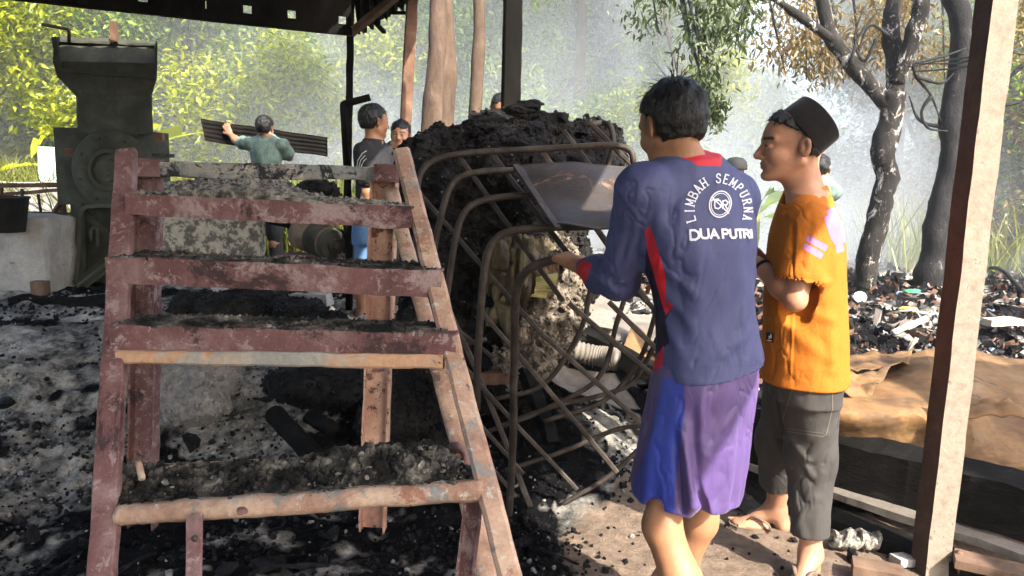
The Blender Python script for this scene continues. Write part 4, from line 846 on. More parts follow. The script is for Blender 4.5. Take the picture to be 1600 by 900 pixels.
def banana(label, base, h, n, seed, mat, group='banana plants at the left edge of the yard', spread=1.0):
    r = np.random.default_rng(seed); b = np.array([base[0], base[1], float(gh(base[0], base[1])) - .05]); T = thing('banana_plant', label, 'plant', b, group); limb([b, b + [.03, 0, h * .25], b + [.05, 0, h * .5]], .10, .06, 'stem', FG1, T, 9, .05, seed)
    for i in range(n):
        a = 6.28 * i / n + r.random() * .6; el = r.uniform(.3, 1.25); L = h * r.uniform(.55, .8) * spread; d = np.array([math.cos(a), math.sin(a), 0]); p = b + [.05, 0, h * .45]; V = []; F = []; m = 12; w_ = L * .15
        pts = [p + d * L * t * math.cos(el * (1 - t * .9)) + np.array([0, 0, 1]) * (L * math.sin(el) * t - L * .75 * t * t * (1.2 - el * .5)) for t in np.linspace(0, 1, m)]
        s_ = np.array([-d[1], d[0], 0]); roll = r.normal(0, .5); s_ = s_ * math.cos(roll) + np.array([0, 0, 1]) * math.sin(roll)
        for j, q in enumerate(pts):
            t = j / (m - 1); ww = w_ * max(.02, math.sin(math.pi * min(1, max(0, (t - .12) / .88)) ** .75)) * (1 if r.random() > .25 else .6); V += [q - s_ * ww + [0, 0, ww * .35], q, q + s_ * ww + [0, 0, ww * .35]]
        for j in range(m - 1):
            if r.random() > .12: F.append((j * 3, j * 3 + 1, j * 3 + 4, j * 3 + 3))
            F.append((j * 3 + 1, j * 3 + 2, j * 3 + 5, j * 3 + 4))
        obj('leaf', np.array(V), F, mat, T)
def forest():
    G = 'dense hedge of trees beyond the yard on the left'
    specs = [  # x, y, h, R, mat, low, label
        (-7.5, 10.5, 5.6, 2.0, FG1, .12, 'bushy yellow-green tree at the far left beyond the machine'), (-5.3, 12.5, 6.6, 2.1, FG2, .10, 'leafy tree hung with creepers right of the rusty hopper'), (-3.7, 12.0, 5.8, 1.8, FG1, .10, 'yellow-green tree behind the man carrying the metal sheet'),
        (-2.7, 14.2, 6.8, 2.0, FG2, .08, 'smoke-veiled mango tree left of the thin brown roof post'), (-9.6, 13.0, 7.5, 2.4, FG1, .1, 'tall yellow-green tree cut by the left edge of the picture'), (-6.4, 15.5, 8.2, 2.6, FG2, .15, 'tall green tree filling the gap under the dark eave'),
        (-.6, 13.5, 7.5, 1.9, FG2, .15, 'tree in thick smoke between the two bare brown trunks'), (.9, 12.0, 7.5, 1.7, FG2, .18, 'tree in smoke right behind the thick black post'), (2.3, 11.2, 7.5, 1.35, FG1, .22, 'tall yellow-green tree above the head of the blue-shirted man'), (1.6, 15.0, 9.0, 2.3, FG3, .25, 'tall dark tree deep in smoke above the burnt heap'),
        (4.1, 13.0, 2.7, 1.3, FG1, .12, 'round pale tree low under the white gap of sky'), (6.1, 12.0, 4.4, 1.3, FG4, .15, 'brown-tinged tree behind the black cap'), (6.4, 11.5, 7.5, 1.9, FG2, .2, 'large green tree behind the forked charred tree'),
        (8.3, 11.2, 6.5, 1.9, FG2, .1, 'leafy tree right of the concrete post'), (10.2, 12.0, 8.0, 2.2, FG1, .1, 'yellow-green tree cut by the right edge of the picture'), (6.9, 10.4, 2.6, .9, FG4, .12, 'low brownish tree between the two charred trunks'), (8.2, 13.5, 8.5, 2.4, FG3, .3, 'tall dark-leaved tree behind the blackened straight tree')]
    for i, (x, y, h, R, m, low, lab) in enumerate(specs): tree(lab, (x, y), h, R, m, BARK, 100 + i, 4600, .105, G if x < -2 else 'smoke-veiled trees beyond the yard', 22, low, .13)
    # far wall of trees, reads as one mass
    r = np.random.default_rng(77); cl = []
    for i in range(90):
        x = r.uniform(-24, 26); y = r.uniform(20, 26); z = r.uniform(.5, 7.5 if not 5.2 < x < 9.0 else 2.4); cl.append((x, y, z, 1.5))
    f = crown('far_wood', cl, 1700, .28, FG1, None, 5); f['kind'] = 'stuff'
    # overhanging mango branches at the top
    for lab, cl, m, sd_ in (('dark leafy branches hanging over the head of the blue-shirted man', [(1075, 10, 7.6, .5), (1100, 60, 7.4, .42), (1130, 15, 7.6, .5), (1150, 50, 7.5, .32), (1095, 105, 7.4, .22), (1112, 150, 7.4, .12), (1118, 180, 7.4, .07), (1180, -5, 7.8, .36), (1030, 15, 8, .4)], FG3, 61), ('dark leafy branches above the forked charred tree', [(1230, 70, 8.6, .6), (1290, 40, 8.8, .7), (1350, 70, 8.8, .6), (1440, 40, 9, .6), (1262, 100, 8.8, .35), (1320, 110, 9, .3), (1480, 90, 9.2, .5), (1585, 60, 9, .6), (1390, 20, 9.2, .7), (1540, 20, 9.2, .6), (1240, 20, 9, .5)], FG4, 62)):
        P0 = PY(cl[0][0], cl[0][1] - 350, cl[0][2] + 1); T = thing('hanging_branches', lab, 'branches', P0)
        crown('foliage', [(*PY(u, v, Y), R * .8) for u, v, Y, R in cl], 2600, .088, m, T, sd_, .7, .8, .8, True)
        r = np.random.default_rng(sd_)
        for (u, v, Y, R) in cl: c = PY(u, v, Y); s_ = PY(u - 60, v - 240, Y + .8); limb([s_, (s_ + c) / 2 + r.normal(0, .1, 3), c + [0, 0, -R * .5]], .035, .008, 'branch', BARK3, T, 5, .1, sd_, 4)
forest()
for a in [('broad banana leaves catching the sun behind the hopper', (-6.6, 11.0), 3.6, 7, 3, .8), ('ragged banana plant leaning in at the far left', (-8.8, 11.0), 2.6, 6, 4, .7), ('low banana plant beside the pale green panel', (-6.1, 8.4), 1.7, 6, 5, .7), ('banana plant with long flat leaves just right of the hopper', (-5.0, 9.6), 2.3, 6, 7, .8)]: banana(a[0], a[1], a[2], a[3], a[4], FG1, spread=a[5] * .8)
banana('small banana plant standing in smoke between the two men', (3.15, 9.8), 1.5, 6, 12, FG2, 'banana plants in the smoke')
def grass():
    m = fol_mat('long_grass_green', (.08, .11, .02), (.17, .18, .04), .5); r = np.random.default_rng(8); n = 16000; x = np.concatenate([r.uniform(-8, -1.2, n), r.uniform(5, 13, 5000)]); y = np.concatenate([r.uniform(8.2, 10.8, n), r.uniform(9.5, 13, 5000)]); h = .35 + .7 * r.random(len(x)); b = np.stack([x, y, gh(x, y) - .03], 1); a = r.random(len(x)) * 6.28
    s_ = np.stack([np.cos(a), np.sin(a), 0 * a], 1) * .013; d = np.stack([r.normal(0, .25, len(x)), r.normal(0, .25, len(x)), np.ones(len(x))], 1) * h[:, None]; d2 = d * 1.5; d2[:, 2] *= .72
    V = np.stack([b - s_, b + s_, b + d * .6 + s_ * .8, b + d * .6 - s_ * .8, b + d2 + s_ * .1, b + d2 - s_ * .1], 1).reshape(-1, 3); F = (np.array([(0, 1, 2, 3), (3, 2, 4, 5)])[None] + 6 * np.arange(len(x))[:, None, None]).reshape(-1, 4); o = obj('long_grass', V, F, m, None, loc=(0, 0, 0)); o['kind'] = 'stuff'
grass()
def near_trees():
    # pair of brown trunks and a single one beyond the heap
    for lab, L_ in (('left one of two touching brown trunks beyond the heap, its upper half in shade', [(674, 205, .0, .095), (680, 120, 0, .085), (684, 50, 0, .08), (684, -60, 0, .07)]), ('right one of two touching brown trunks beyond the heap, thick and sunlit', [(687, 205, .2, .13), (694, 110, .2, .105), (694, 40, .2, .095), (689, -60, .2, .09)]), ('single slim brown trunk standing between the paired trunks and the black post', [(740, 215, .4, .068), (746, 110, .4, .066), (749, 40, .4, .055), (746, -60, .4, .05)])):
        Y = 7.2; pts = [PY(u, v, Y + dy) for u, v, dy, r in L_]; b = pts[0].copy(); b[2] = float(gh(b[0], b[1])) - .1; b[0] -= .04; T = thing('bare_trunk_tree', lab, 'tree', b, 'brown trunks beyond the heap'); P_ = smoothpath([b] + pts, 8); rr = np.interp(np.linspace(0, 1, len(P_)), [0, .35, .6, .8, 1], [L_[0][3] * 1.15] + [q[3] for q in L_]); V, F = sweep(P_, circ(1, 14), (0, 1, 0), True, rr); C = np.repeat(P_, 14, 0); V = C + (V - C) * (1 + .12 * fbm(V, 3, 3, int(L_[0][0])))[:, None]; obj('trunk', V, F, BARK, T, True)
        top = P_[-1]; limb([top, top + [.3, .3, .9], top + [.9, .4, 1.7]], L_[-1][3] * .6, .02, 'branch', BARK, T, 8); cl = [(*(top + [.3, .3, 1.6]), .8), (*(top + [-.4, .2, 1.9]), .7), (*(top + [.9, .4, 1.9]), .7)]; crown('crown', cl, 1500, .17, FG2, T, int(L_[0][0]))
    # forked charred tree
    Y = 7.9; b = PY(1352, 432, Y); T = thing('forked_tree', 'forked charred tree with pale lichen patches rising behind the black cap', 'tree', b)
    def lm(px, r0, r1, nm, m=BARK2, dy=0, n=12, kn=.11, sd_=0): return limb([PY(u, v, Y + dy * i) for i, (u, v) in enumerate(px)], r0, r1, nm, m, T, n, kn, sd_)
    lm([(1350, 450), (1353, 425), (1362, 380), (1374, 330), (1385, 280), (1380, 235), (1390, 190), (1397, 145)], .120, .115, 'trunk', sd_=1)
    lm([(1393, 170), (1365, 140), (1330, 100), (1300, 62), (1283, 0), (1275, -50)], .095, .055, 'limb', BARK2, .05, sd_=2); lm([(1300, 62), (1262, 35), (1215, 2), (1190, -12)], .05, .025, 'branch', BARK2, -.05, sd_=3)
    lm([(1397, 160), (1400, 110), (1393, 50), (1396, 0), (1400, -60)], .095, .075, 'limb', BARK2, .05, sd_=4); lm([(1400, 130), (1412, 95), (1425, 60), (1437, 20), (1445, -40)], .085, .075, 'limb', BARK2, -.05, sd_=5)
    for i, px in enumerate([[(1415, 100), (1440, 96), (1475, 88), (1510, 75)], [(1425, 95), (1432, 120), (1455, 150), (1470, 190)], [(1432, 120), (1470, 130), (1490, 115)], [(1370, 60), (1350, 95), (1335, 60), (1350, 10)], [(1330, 100), (1340, 60), (1370, 20)], [(1455, 150), (1440, 175), (1450, 200), (1480, 205)], [(1395, 60), (1360, 40), (1340, 80)]]): lm(px, .022, .007, 'branch', BARK3, .04, 6, .1, i + 7)
    # second, darker tree
    Y = 8.3; b = PY(1456, 412, Y); T = thing('charred_tree', 'straight blackened tree just left of the leaning concrete post', 'tree', b)
    lm([(1448, 475), (1453, 425), (1458, 400), (1470, 330), (1485, 260), (1490, 180), (1500, 110), (1502, 50), (1492, 0), (1488, -50)], .145, .11, 'trunk', BARK3, sd_=11)
    for i, px in enumerate([[(1500, 120), (1545, 90), (1600, 60)], [(1490, 190), (1530, 170), (1590, 160), (1640, 130)], [(1495, 200), (1440, 190), (1420, 150)], [(1600, 100), (1570, 130), (1560, 170)]]): lm(px, .03, .008, 'branch', BARK3, .03, 6, .1, i + 3)
    b = PY(1578, 385, 12.0); b[2] = .25; T = thing('slim_tree', 'slim pale trunk standing in smoke at the right edge', 'tree', b); limb([PY(1568, 400, 12), PY(1573, 330, 12), PY(1578, 200, 12), PY(1590, 60, 12)], .09, .06, 'trunk', BARK, T); crown('crown', [(*PY(1590, 60, 12), .9), (*PY(1560, 300, 12.3), .6), (*PY(1595, 350, 12.3), .6)], 1500, .17, FG1, T, 91)
near_trees()
# ---------------------------------------------------------------- metals and woods
RED = rough_mat('scorched_red_oxide_paint', [(.25, (.075, .036, .037)), (.5, (.165, .082, .080)), (.66, (.24, .155, .15)), (.85, (.38, .33, .32))], 7, .75, .7, 60, .004, patch=[((.30, .22, .215), .57, 26), ((.31, .23, .225), .55, 2.6), ((.05, .030, .030), .57, 3.1), ((.42, .38, .36), .66, 22), ((.06, .045, .045), .66, 40)])
CREAM = rough_mat('burnt_pipe_peach_and_grey', [(.28, (.17, .09, .065)), (.45, (.38, .24, .175)), (.60, (.52, .37, .27)), (.82, (.46, .41, .36))], 7, .75, .8, 70, .004, patch=[((.22, .23, .23), .58, 9), ((.50, .45, .40), .58, 30), ((.07, .055, .05), .62, 20), ((.30, .15, .10), .58, 5), ((.10, .075, .065), .60, 2.6)])
BLUEG = rough_mat('scaled_flat_bar', [(.28, (.10, .095, .09)), (.5, (.27, .28, .27)), (.7, (.46, .37, .29)), (.85, (.55, .52, .47))], 9, .8, .9, 60, .006, patch=[((.03, .032, .036), .53, 12), ((.50, .49, .45), .60, 26), ((.42, .22, .12), .67, 5)])
SOOT = rough_mat('soot_crusted_ash', [(.30, (.006, .006, .006)), (.46, (.02, .019, .018)), (.58, (.13, .12, .105)), (.74, (.46, .43, .37))], 11, .95, 1.0, 70, .012)
PIPE = rough_mat('burnt_steel_tube', [(.25, (.018, .014, .012)), (.5, (.05, .040, .034)), (.72, (.11, .09, .075)), (.88, (.20, .17, .14))], 10, .55, .5, 90, .003, metal=.2, patch=[((.05, .035, .03), .6, 5)])
IRON = rough_mat('dark_grey_green_iron', [(.25, (.022, .025, .018)), (.55, (.05, .054, .042)), (.8, (.10, .098, .078))], 6, .8, .5, 50, .004, spec=.25, patch=[((.09, .085, .065), .64, 5)])
RUST = rough_mat('brown_rust', [(.25, (.05, .028, .02)), (.5, (.12, .065, .042)), (.75, (.22, .13, .085))], 8, .8, .6, 60, .004)
RUSTSH = rough_mat('rusted_orange_sheet', [(.25, (.03, .02, .013)), (.42, (.09, .052, .026)), (.56, (.17, .095, .040)), (.8, (.20, .14, .08))], 3.2, .7, .6, 25, .006, stretch=(.6, 1, 1.8), patch=[((.19, .085, .03), .60, 2.5), ((.05, .038, .03), .62, 4)])
WOODD = rough_mat('sooty_dark_timber', [(.3, (.003, .003, .003)), (.6, (.009, .008, .007)), (.8, (.02, .017, .014))], 6, .9, .6, 40, .006, stretch=(1, 1, .3), spec=.06)
WOODB = rough_mat('brown_timber', [(.3, (.06, .038, .026)), (.6, (.14, .09, .062)), (.8, (.22, .15, .10))], 8, .8, .5, 60, .004, stretch=(1, 1, .3))
SPECK = rough_mat('speckled_pale_crust', [(.32, (.02, .019, .018)), (.44, (.10, .095, .085)), (.55, (.30, .28, .24)), (.72, (.50, .47, .40))], 34, .95, 1.0, 90, .01)
CONC = rough_mat('concrete', [(.25, (.20, .195, .18)), (.5, (.32, .31, .29)), (.8, (.46, .44, .41))], 5, .9, .6, 60, .004, patch=[((.14, .14, .135), .62, 6)])
BLACKP = rough_mat('black_plastic', [(.3, (.012, .014, .013)), (.7, (.03, .033, .03))], 10, .55, .2)
CHARW = rough_mat('charred_wood', [(.3, (.003, .003, .003)), (.6, (.009, .0085, .008)), (.82, (.035, .033, .030))], 14, .8, .8, 60, .008, stretch=(.5, .5, 1.5), spec=.05)
# ---------------------------------------------------------------- burnt stair frame in the foreground
def stair():
    tl, tr = np.array(P(198, 236, 2.25)), np.array(P(628, 238, 2.25)); bl, br = P(160, 900, 1.66), P(797, 900, 1.56)
    T = thing('burnt_stair_frame', 'scorched red iron stair frame with ash-covered treads in the foreground', 'stairs', [-.5, 1.8, 0])
    def at_(a, b, v, off=0):   # point on the rail a-b that shows at height v
        t0, t1 = 0, 1.6
        for _ in range(40):
            t = (t0 + t1) / 2; p = a + (b - a) * t
            if proj(p)[1] < v: t0 = t
            else: t1 = t
        return a + (b - a) * t
    bl2 = tl + (bl - tl) * 1.42; br2 = tr + (br - tr) * 1.42
    for nm, a, b, pr, m, sd_ in (('left_rail', tl, bl2, bevrect(.058, .030), RED, 1), ('right_rail', tr, br2, bevrect(.050, .040, .008), CREAM, 2)):
        up = (0, -1, .9)
        V, F = sweep(lin(a, b, 60), pr, up, jit=.0022, seed=sd_); obj('rail', V, F, m, T, False)
    V, F = sweep(lin(P(612, 300, 2.62), P(722, 712, 2.02), 40), bevrect(.050, .035, .008), (0, -1, .6), jit=.002, seed=5); obj('inner_rail', V, F, CREAM, T, True)
    V, F = sweep(lin(P(724, 742, 1.97), P(768, 930, 1.78), 16), bevrect(.055, .035, .01), (0, -1, .6), jit=.003, seed=6); obj('inner_rail', V, F, CREAM, T, True)
    V, F = sweep(lin(P(741, 778, 1.70), P(727, 905, 1.72), 16), chan(.045, .03, .007), (0, -1, 0), jit=.002, seed=8); obj('brace', V, F, RED, T)
    V, F = sweep(smoothpath([P(700, 706, 1.95), P(716, 700, 1.9), P(728, 712, 1.88), P(724, 745, 1.86)], 6), bevrect(.028, .02, .005), (0, -1, 0), jit=.005, seed=9); obj('bent_lug', V, F, RED, T, True)
    # back posts (channels) and top beam
    for u0, v0, u1, v1, Y, m in ((236, 248, 228, 850, 2.66, RED), (603, 262, 584, 828, 2.70, CREAM)):
        a = PY(u0, v0, Y); b = PZ(u1, v1, .0); b = np.array([PY(u1, v1, Y)[0], Y, .02]); V, F = sweep(lin(a, b, 30), chan(.098, .045, .007), (0, -1, 0), jit=.0025, seed=int(u0)); V2 = V; obj('post', V, F, RED if u0 < 300 else RED_CREAM, T)
    V, F = sweep(lin(PY(222, 264, 2.6), PY(612, 272, 2.64), 50), bevrect(.05, .055), (0, -1, 0), jit=.004, seed=21); obj('top_beam', V, F, BLUEG, T)
    V, F = sweep(lin(PY(216, 262, 2.595), PY(254, 264, 2.605), 6), bevrect(.062, .064), (0, -1, 0), jit=.003, seed=22); obj('splice', V, F, RED, T)
    V, F = sweep(lin(PY(587, 270, 2.60), PY(622, 272, 2.60), 6), bevrect(.062, .070), (0, -1, 0), jit=.003, seed=23); obj('splice', V, F, RED, T)
    beams = [(318, 340, (206, 646), RED, .062, 0), (420, 440, (176, 692), RED, .072, 0), (522, 538, (182, 713), RED, .066, 0)]
    r = np.random.default_rng(3)
    for i, (vl, vr, (ul, ur), m, hh, _) in enumerate(beams):
        a = at_(tl, bl2, vl); b = at_(tr, br2, vr); d = nrm(b - a); dl = (proj(a)[0] - ul) / FPX * (a - CO) @ FW; dr = (ur - proj(b)[0]) / FPX * (b - CO) @ FW; off = np.array([0, -.035, 0]); a = a - d * dl + off; b = b + d * dr + off
        V, F = sweep(lin(a, b, 60), [(-q[0], q[1] - hh / 2) for q in reversed( [(0, 0), (.007, 0), (.007, hh - .007), (.05, hh - .007), (.05, hh), (0, hh)])], (0, 0, 1), jit=.0035, seed=30 + i); obj('tread_beam', V, F, m, T)
        back = np.array([0, .16, 0]); V, F = sweep(lin(a + back + d * .03, b + back - d * .05, 40), rect(.03, .02), (0, 0, 1), jit=.004, seed=40 + i); obj('tread_beam', V, F, RED if i < 2 else BLUEG, T)
        # tread sheet with ash crust on it
        n, k = 90, 20; X, Y_ = np.meshgrid(np.linspace(.02, .98, n), np.linspace(.02, 1, k)); base = a[None] + (b - a)[None] * X.ravel()[:, None] + back[None] * Y_.ravel()[:, None] + [0, 0, hh / 2 - .002]
        q = base * [1, 1, 0] + [0, 0, i]; lump = (.002 + .008 * np.maximum(0, fbm(q, 7, 3, 50 + i)) + .005 * np.abs(fbm(q, 40, 3, 55 + i))) * np.sin(np.pi * np.clip(Y_.ravel(), .06, .94)) ** .5
        if i == 0: lump = lump + .034 * np.exp(-((X.ravel() - .42) / .22) ** 2) * (.6 + .4 * np.sin(Y_.ravel() * 3)) * (1 + .5 * fbm(q, 12, 2, 3))
        top = base + np.array([0, 0, 1]) * lump[:, None]; bot = base - [0, 0, .006]; I = np.arange(n * k).reshape(k, n); F = [tuple(f) for f in np.stack([I[:-1, :-1].ravel(), I[:-1, 1:].ravel(), I[1:, 1:].ravel(), I[1:, :-1].ravel()], 1)]; Fb = [tuple(int(x) + n * k for x in f[::-1]) for f in F]; edge = list(I[0, :]) + list(I[1:, -1]) + list(I[-1, -2::-1]) + list(I[-2:0:-1, 0]); Fe = [(int(edge[j]), int(edge[j]) + n * k, int(edge[(j + 1) % len(edge)]) + n * k, int(edge[(j + 1) % len(edge)])) for j in range(len(edge))]
        tp = obj('tread', np.concatenate([top, bot]), F + Fb + Fe, SPECK if i == 0 else SOOT, T, False)
        ids = r.choice(n * k, 650); s_ = .002 + .007 * r.random(650) ** 2; scatter('ash_crust', top[ids], s_, SPECK if i == 0 else SOOT, tp, 60 + i)
    # second bar under the third tread
    a = at_(tl, bl2, 556) + [.01, .0, 0]; b = at_(tr, br2, 565) + [-.03, 0, 0]; V, F = sweep(lin(a, b, 50), bevrect(.035, .036, .006), (0, 0, 1), jit=.003, seed=71); obj('lower_bar', V, F, BLUEG_P, T)
    # bottom tread: a pipe in front, heaped with ash
    a = at_(tl, bl2, 803) + [.03, -.0, 0]; b = at_(tr, br2, 766) + [-.012, -.0, 0]; V, F = sweep(lin(a, b, 60), bevrect(.050, .048, .014), (0, 0, 1), jit=.0035, seed=73); obj('front_pipe', V, F, CREAM, T, True)
    a2 = P(190, 735, 1.86); b2 = P(690, 712, 1.98); V, F = sweep(lin(a2, b2, 50), rect(.02, .02), (0, 0, 1), jit=.003, seed=74); obj('back_bar', V, F, CREAM, T)
    n, k = 120, 26; X, Y_ = np.meshgrid(np.linspace(.0, 1, n), np.linspace(0, 1, k)); X = X.ravel(); W = Y_.ravel(); base = (a + (b - a) * X[:, None]) * (1 - W[:, None]) + (a2 + (b2 - a2) * X[:, None]) * W[:, None]
    q = base * [1, 1, 0]; lump = (.006 + .014 * np.abs(fbm(q, 30, 3, 81)) + .012 * np.maximum(0, fbm(q, 8, 3, 83)) + .055 * np.clip((X - .5) * 4, 0, 1) * np.clip((1.0 - X) * 12, 0, 1) * (.65 + .5 * fbm(q, 9, 3, 85))) * np.sin(np.pi * np.clip(W, .05, .95)) ** .6
    top = base + np.array([0, 0, 1]) * lump[:, None] + [0, 0, .006]; bot = base - [0, 0, .008]; I = np.arange(n * k).reshape(k, n); F = [tuple(f) for f in np.stack([I[:-1, :-1].ravel(), I[:-1, 1:].ravel(), I[1:, 1:].ravel(), I[1:, :-1].ravel()], 1)]; Fb = [tuple(int(x) + n * k for x in f[::-1]) for f in F]
    tp = obj('tread', np.concatenate([top, bot]), F + Fb, SOOT, T); ids = r.choice(n * k, 3600, p=(lump + .01) / (lump + .01).sum()); scatter('ash_crust', top[ids], .0018 + .017 * r.random(3600) ** 5, SOOT, tp, 90); pw = np.where(X > .86, 8., np.where((X > .52) & (X < .66), 3., .4)); ids = r.choice(n * k, 420, p=pw / pw.sum()); scatter('pale_crumbs', top[ids] + [0, 0, .003], .002 + .009 * r.random(420) ** 3, ASHM, tp, 94)
    for (u, v) in ((378, 806),):
        V, F = lump_vf(.012, int(u), 1); obj('slag_blob', V + P(u, v - 8, 1.60), F, RED, T)
    V, F = sweep(lin(P(304, 806, 1.66), P(303, 930, 1.60), 12), bevrect(.036, .010, .002), (0, -1, 0), jit=.0012, seed=95); o = obj('hanging_strap', V, F, RED, T); V, F = lathe([(.001, -.004), (.007, -.003), (.007, .001), (.003, .004), (.001, .004)], 12, P(304, 842, 1.632), (0, -1, 0)); obj('bolt', V, F, PIPE, o, True)
    V, F = sweep(lin(P(216, 722, 1.80), P(222, 748, 1.76), 5), circ(.008, 8), (0, -1, 0)); obj('stub', V, F, CREAM, T, True)
RED_CREAM = rough_mat('flaking_peach_and_red_channel', [(.30, (.20, .09, .075)), (.46, (.40, .23, .17)), (.62, (.56, .36, .27)), (.82, (.58, .44, .35))], 4, .75, .8, 60, .004, patch=[((.05, .04, .04), .585, 17), ((.16, .07, .06), .6, 4)])
BLUEG_P = rough_mat('flaking_peach_bar', [(.25, (.20, .22, .22)), (.48, (.36, .33, .29)), (.55, (.50, .30, .18)), (.8, (.52, .36, .25))], 4.5, .75, .8, 60, .004, patch=[((.05, .05, .055), .62, 14)])
stair()
# ---------------------------------------------------------------- pipe rack: hoops and crossed bars
def rack():
    T = thing('pipe_rack', 'burnt tubular rack with round-cornered hoops and crossed bars that the men hold', 'rack', [.15, 3.0, 0])
    def tube(px, r, nm='tube', fr=.05, seg=True, up=(0, -1, 0)):
        pts = [P(*q) for q in px]; pa = fillet(pts, fr, 6) if seg else smoothpath(pts, 8)
        # resample so that noise can bend the run a little
        out = [pa[0]]
        for i in range(len(pa) - 1):
            L = np.linalg.norm(pa[i + 1] - pa[i]); m = max(1, int(L / .05)); out += [pa[i] + (pa[i + 1] - pa[i]) * j / m for j in range(1, m + 1)]
        r = r * .80; out = np.array(out); out = out + .004 * np.stack([fbm(out, 3, 2, int(px[0][0]) + q) for q in range(3)], 1); V, F = sweep(out, circ(r, 10), up, jit=.0008, seed=int(px[0][0])); return obj(nm, V, F, PIPE, T, True)
    tube([(652, 420, 3.15), (650, 330, 3.15), (655, 262, 3.15), (700, 240, 3.15), (860, 232, 3.1), (985, 224, 3.05), (991, 262, 3.05)], .017, 'hoop', .14)
    tube([(660, 470, 3.1), (690, 330, 3.05), (705, 280, 3.05), (745, 268, 3.05), (803, 267, 3.05)], .0165, 'hoop', .10)
    tube([(690, 520, 3.0), (708, 390, 2.95), (722, 325, 2.95), (770, 308, 2.95), (842, 305, 2.95)], .017, 'hoop', .12)
    tube([(745, 640, 2.95), (748, 520, 2.85), (757, 400, 2.8), (780, 362, 2.8), (850, 356, 2.8), (955, 352, 2.8)], .0185, 'hoop', .12)
    tube([(797, 803, 2.98), (802, 620, 2.72), (805, 460, 2.48), (822, 420, 2.42), (870, 405, 2.38), (905, 410, 2.36), (960, 412, 2.40), (1010, 412, 2.5)], .0185, 'hoop', .12)
    tube([(942, 192, 3.4), (955, 195, 3.35), (960, 230, 3.3), (950, 255, 3.3), (945, 275, 3.3)], .017, 'hoop', .06)
    tube([(912, 194, 3.38), (945, 192, 3.4)], .017, 'tube')
    # long diagonals
    for a, b, r in [((655, 300, 3.18), (845, 520, 2.92), .013), ((715, 243, 3.16), (880, 470, 2.86), .013), ((770, 240, 3.14), (905, 420, 2.9), .015), ((845, 235, 3.12), (1012, 470, 2.85), .016), ((880, 205, 3.3), (985, 345, 3.0), .014), ((925, 195, 3.35), (1000, 270, 3.1), .014),
                    ((690, 455, 3.12), (830, 790, 3.0), .015), ((668, 480, 3.15), (770, 560, 3.05), .011), ((745, 475, 3.02), (965, 738, 2.98), .013), ((846, 520, 2.95), (1045, 700, 3.0), .0125), ((888, 474, 2.93), (1060, 620, 2.95), .0135), ((950, 470, 2.9), (1090, 610, 2.9), .0135), ((985, 445, 2.92), (1095, 560, 2.9), .0135),
                    ((715, 560, 3.05), (900, 765, 3.05), .012), ((690, 600, 3.0), (818, 740, 3.0), .011), ((690, 640, 3.05), (808, 775, 3.0), .010)]:
        q = lin(P(*a), P(*b), 14); q = q + .007 * np.stack([fbm(q, 2.2, 2, int(a[0]) + k) for k in range(3)], 1); V, F = sweep(q, bevrect(r * 1.55, r * 1.05, r * .3), (0, -1, 0), jit=.0008, seed=int(a[1])); obj('bar', V, F, PIPE, T, False)
    # cross bars the other way, ending in curved feet
    for px in [[(770, 625, 3.06), (850, 600, 3.06), (905, 520, 3.02), (922, 455, 2.98), (928, 430, 2.98)], [(780, 668, 3.08), (850, 640, 3.08), (935, 590, 3.04), (965, 500, 2.99), (985, 440, 2.98)], [(850, 658, 3.1), (945, 625, 3.08), (1000, 560, 3.04), (1030, 470, 2.98)], [(700, 700, 3.1), (850, 640, 3.1), (930, 620, 3.08), (985, 600, 3.06), (1012, 560, 3.04), (1040, 500, 3.0)], [(790, 735, 3.12), (880, 705, 3.1), (960, 672, 3.08), (1000, 665, 3.06)], [(875, 790, 3.12), (950, 745, 3.1), (1000, 700, 3.08)], [(620, 505, 3.3), (700, 540, 3.25), (760, 530, 3.2)]]:
        pts = smoothpath([P(*q) for q in px], 7); V, F = sweep(pts, circ(.0105, 8), (0, -1, 0), jit=.001, seed=int(px[0][0])); obj('curved_bar', V, F, PIPE, T, True)
    # sheet of scorched steel riding on the top bars
    S = thing('steel_sheet', 'bluish scorched steel sheet lying slanted on the rack beside the blue shoulder', 'metal sheet', P(900, 350, 2.75))
    c = [P(808, 259, 3.02), P(1010, 255, 2.95), P(1010, 352, 2.60), P(868, 353, 2.72)]; n = 26; V = []
    for i in range(n):
        for j in range(n):
            s_, t = i / (n - 1), j / (n - 1); p = (c[0] * (1 - s_) + c[1] * s_) * (1 - t) + (c[3] * (1 - s_) + c[2] * s_) * t; V.append(p + [0, 0, .012 * math.sin(s_ * 5 + t * 2) + .006 * math.sin(t * 9) - .03 * math.sin(t * 3.1) * .5])
    V = np.array(V); V[:, 2] += .004 * fbm(V, 8, 3, 5); I = np.arange(n * n).reshape(n, n); F = [tuple(int(x) for x in f) for f in np.stack([I[:-1, :-1].ravel(), I[1:, :-1].ravel(), I[1:, 1:].ravel(), I[:-1, 1:].ravel()], 1)]; W = V - [0, 0, .003]; edge = list(I[0, :]) + list(I[1:, -1]) + list(I[-1, -2::-1]) + list(I[-2:0:-1, 0])
    m = rough_mat('heat_blued_steel', [(.25, (.018, .014, .013)), (.45, (.045, .036, .031)), (.6, (.045, .043, .050)), (.8, (.085, .068, .052))], 5, .62, .5, 30, .004, metal=.15, patch=[((.22, .12, .07), .62, 3)], spec=.5)
    obj('plate', np.concatenate([V, W]), F + [tuple(x + n * n for x in f[::-1]) for f in F] + [(int(edge[j]), int(edge[j]) + n * n, int(edge[(j + 1) % len(edge)]) + n * n, int(edge[(j + 1) % len(edge)])) for j in range(len(edge))], m, S, True)
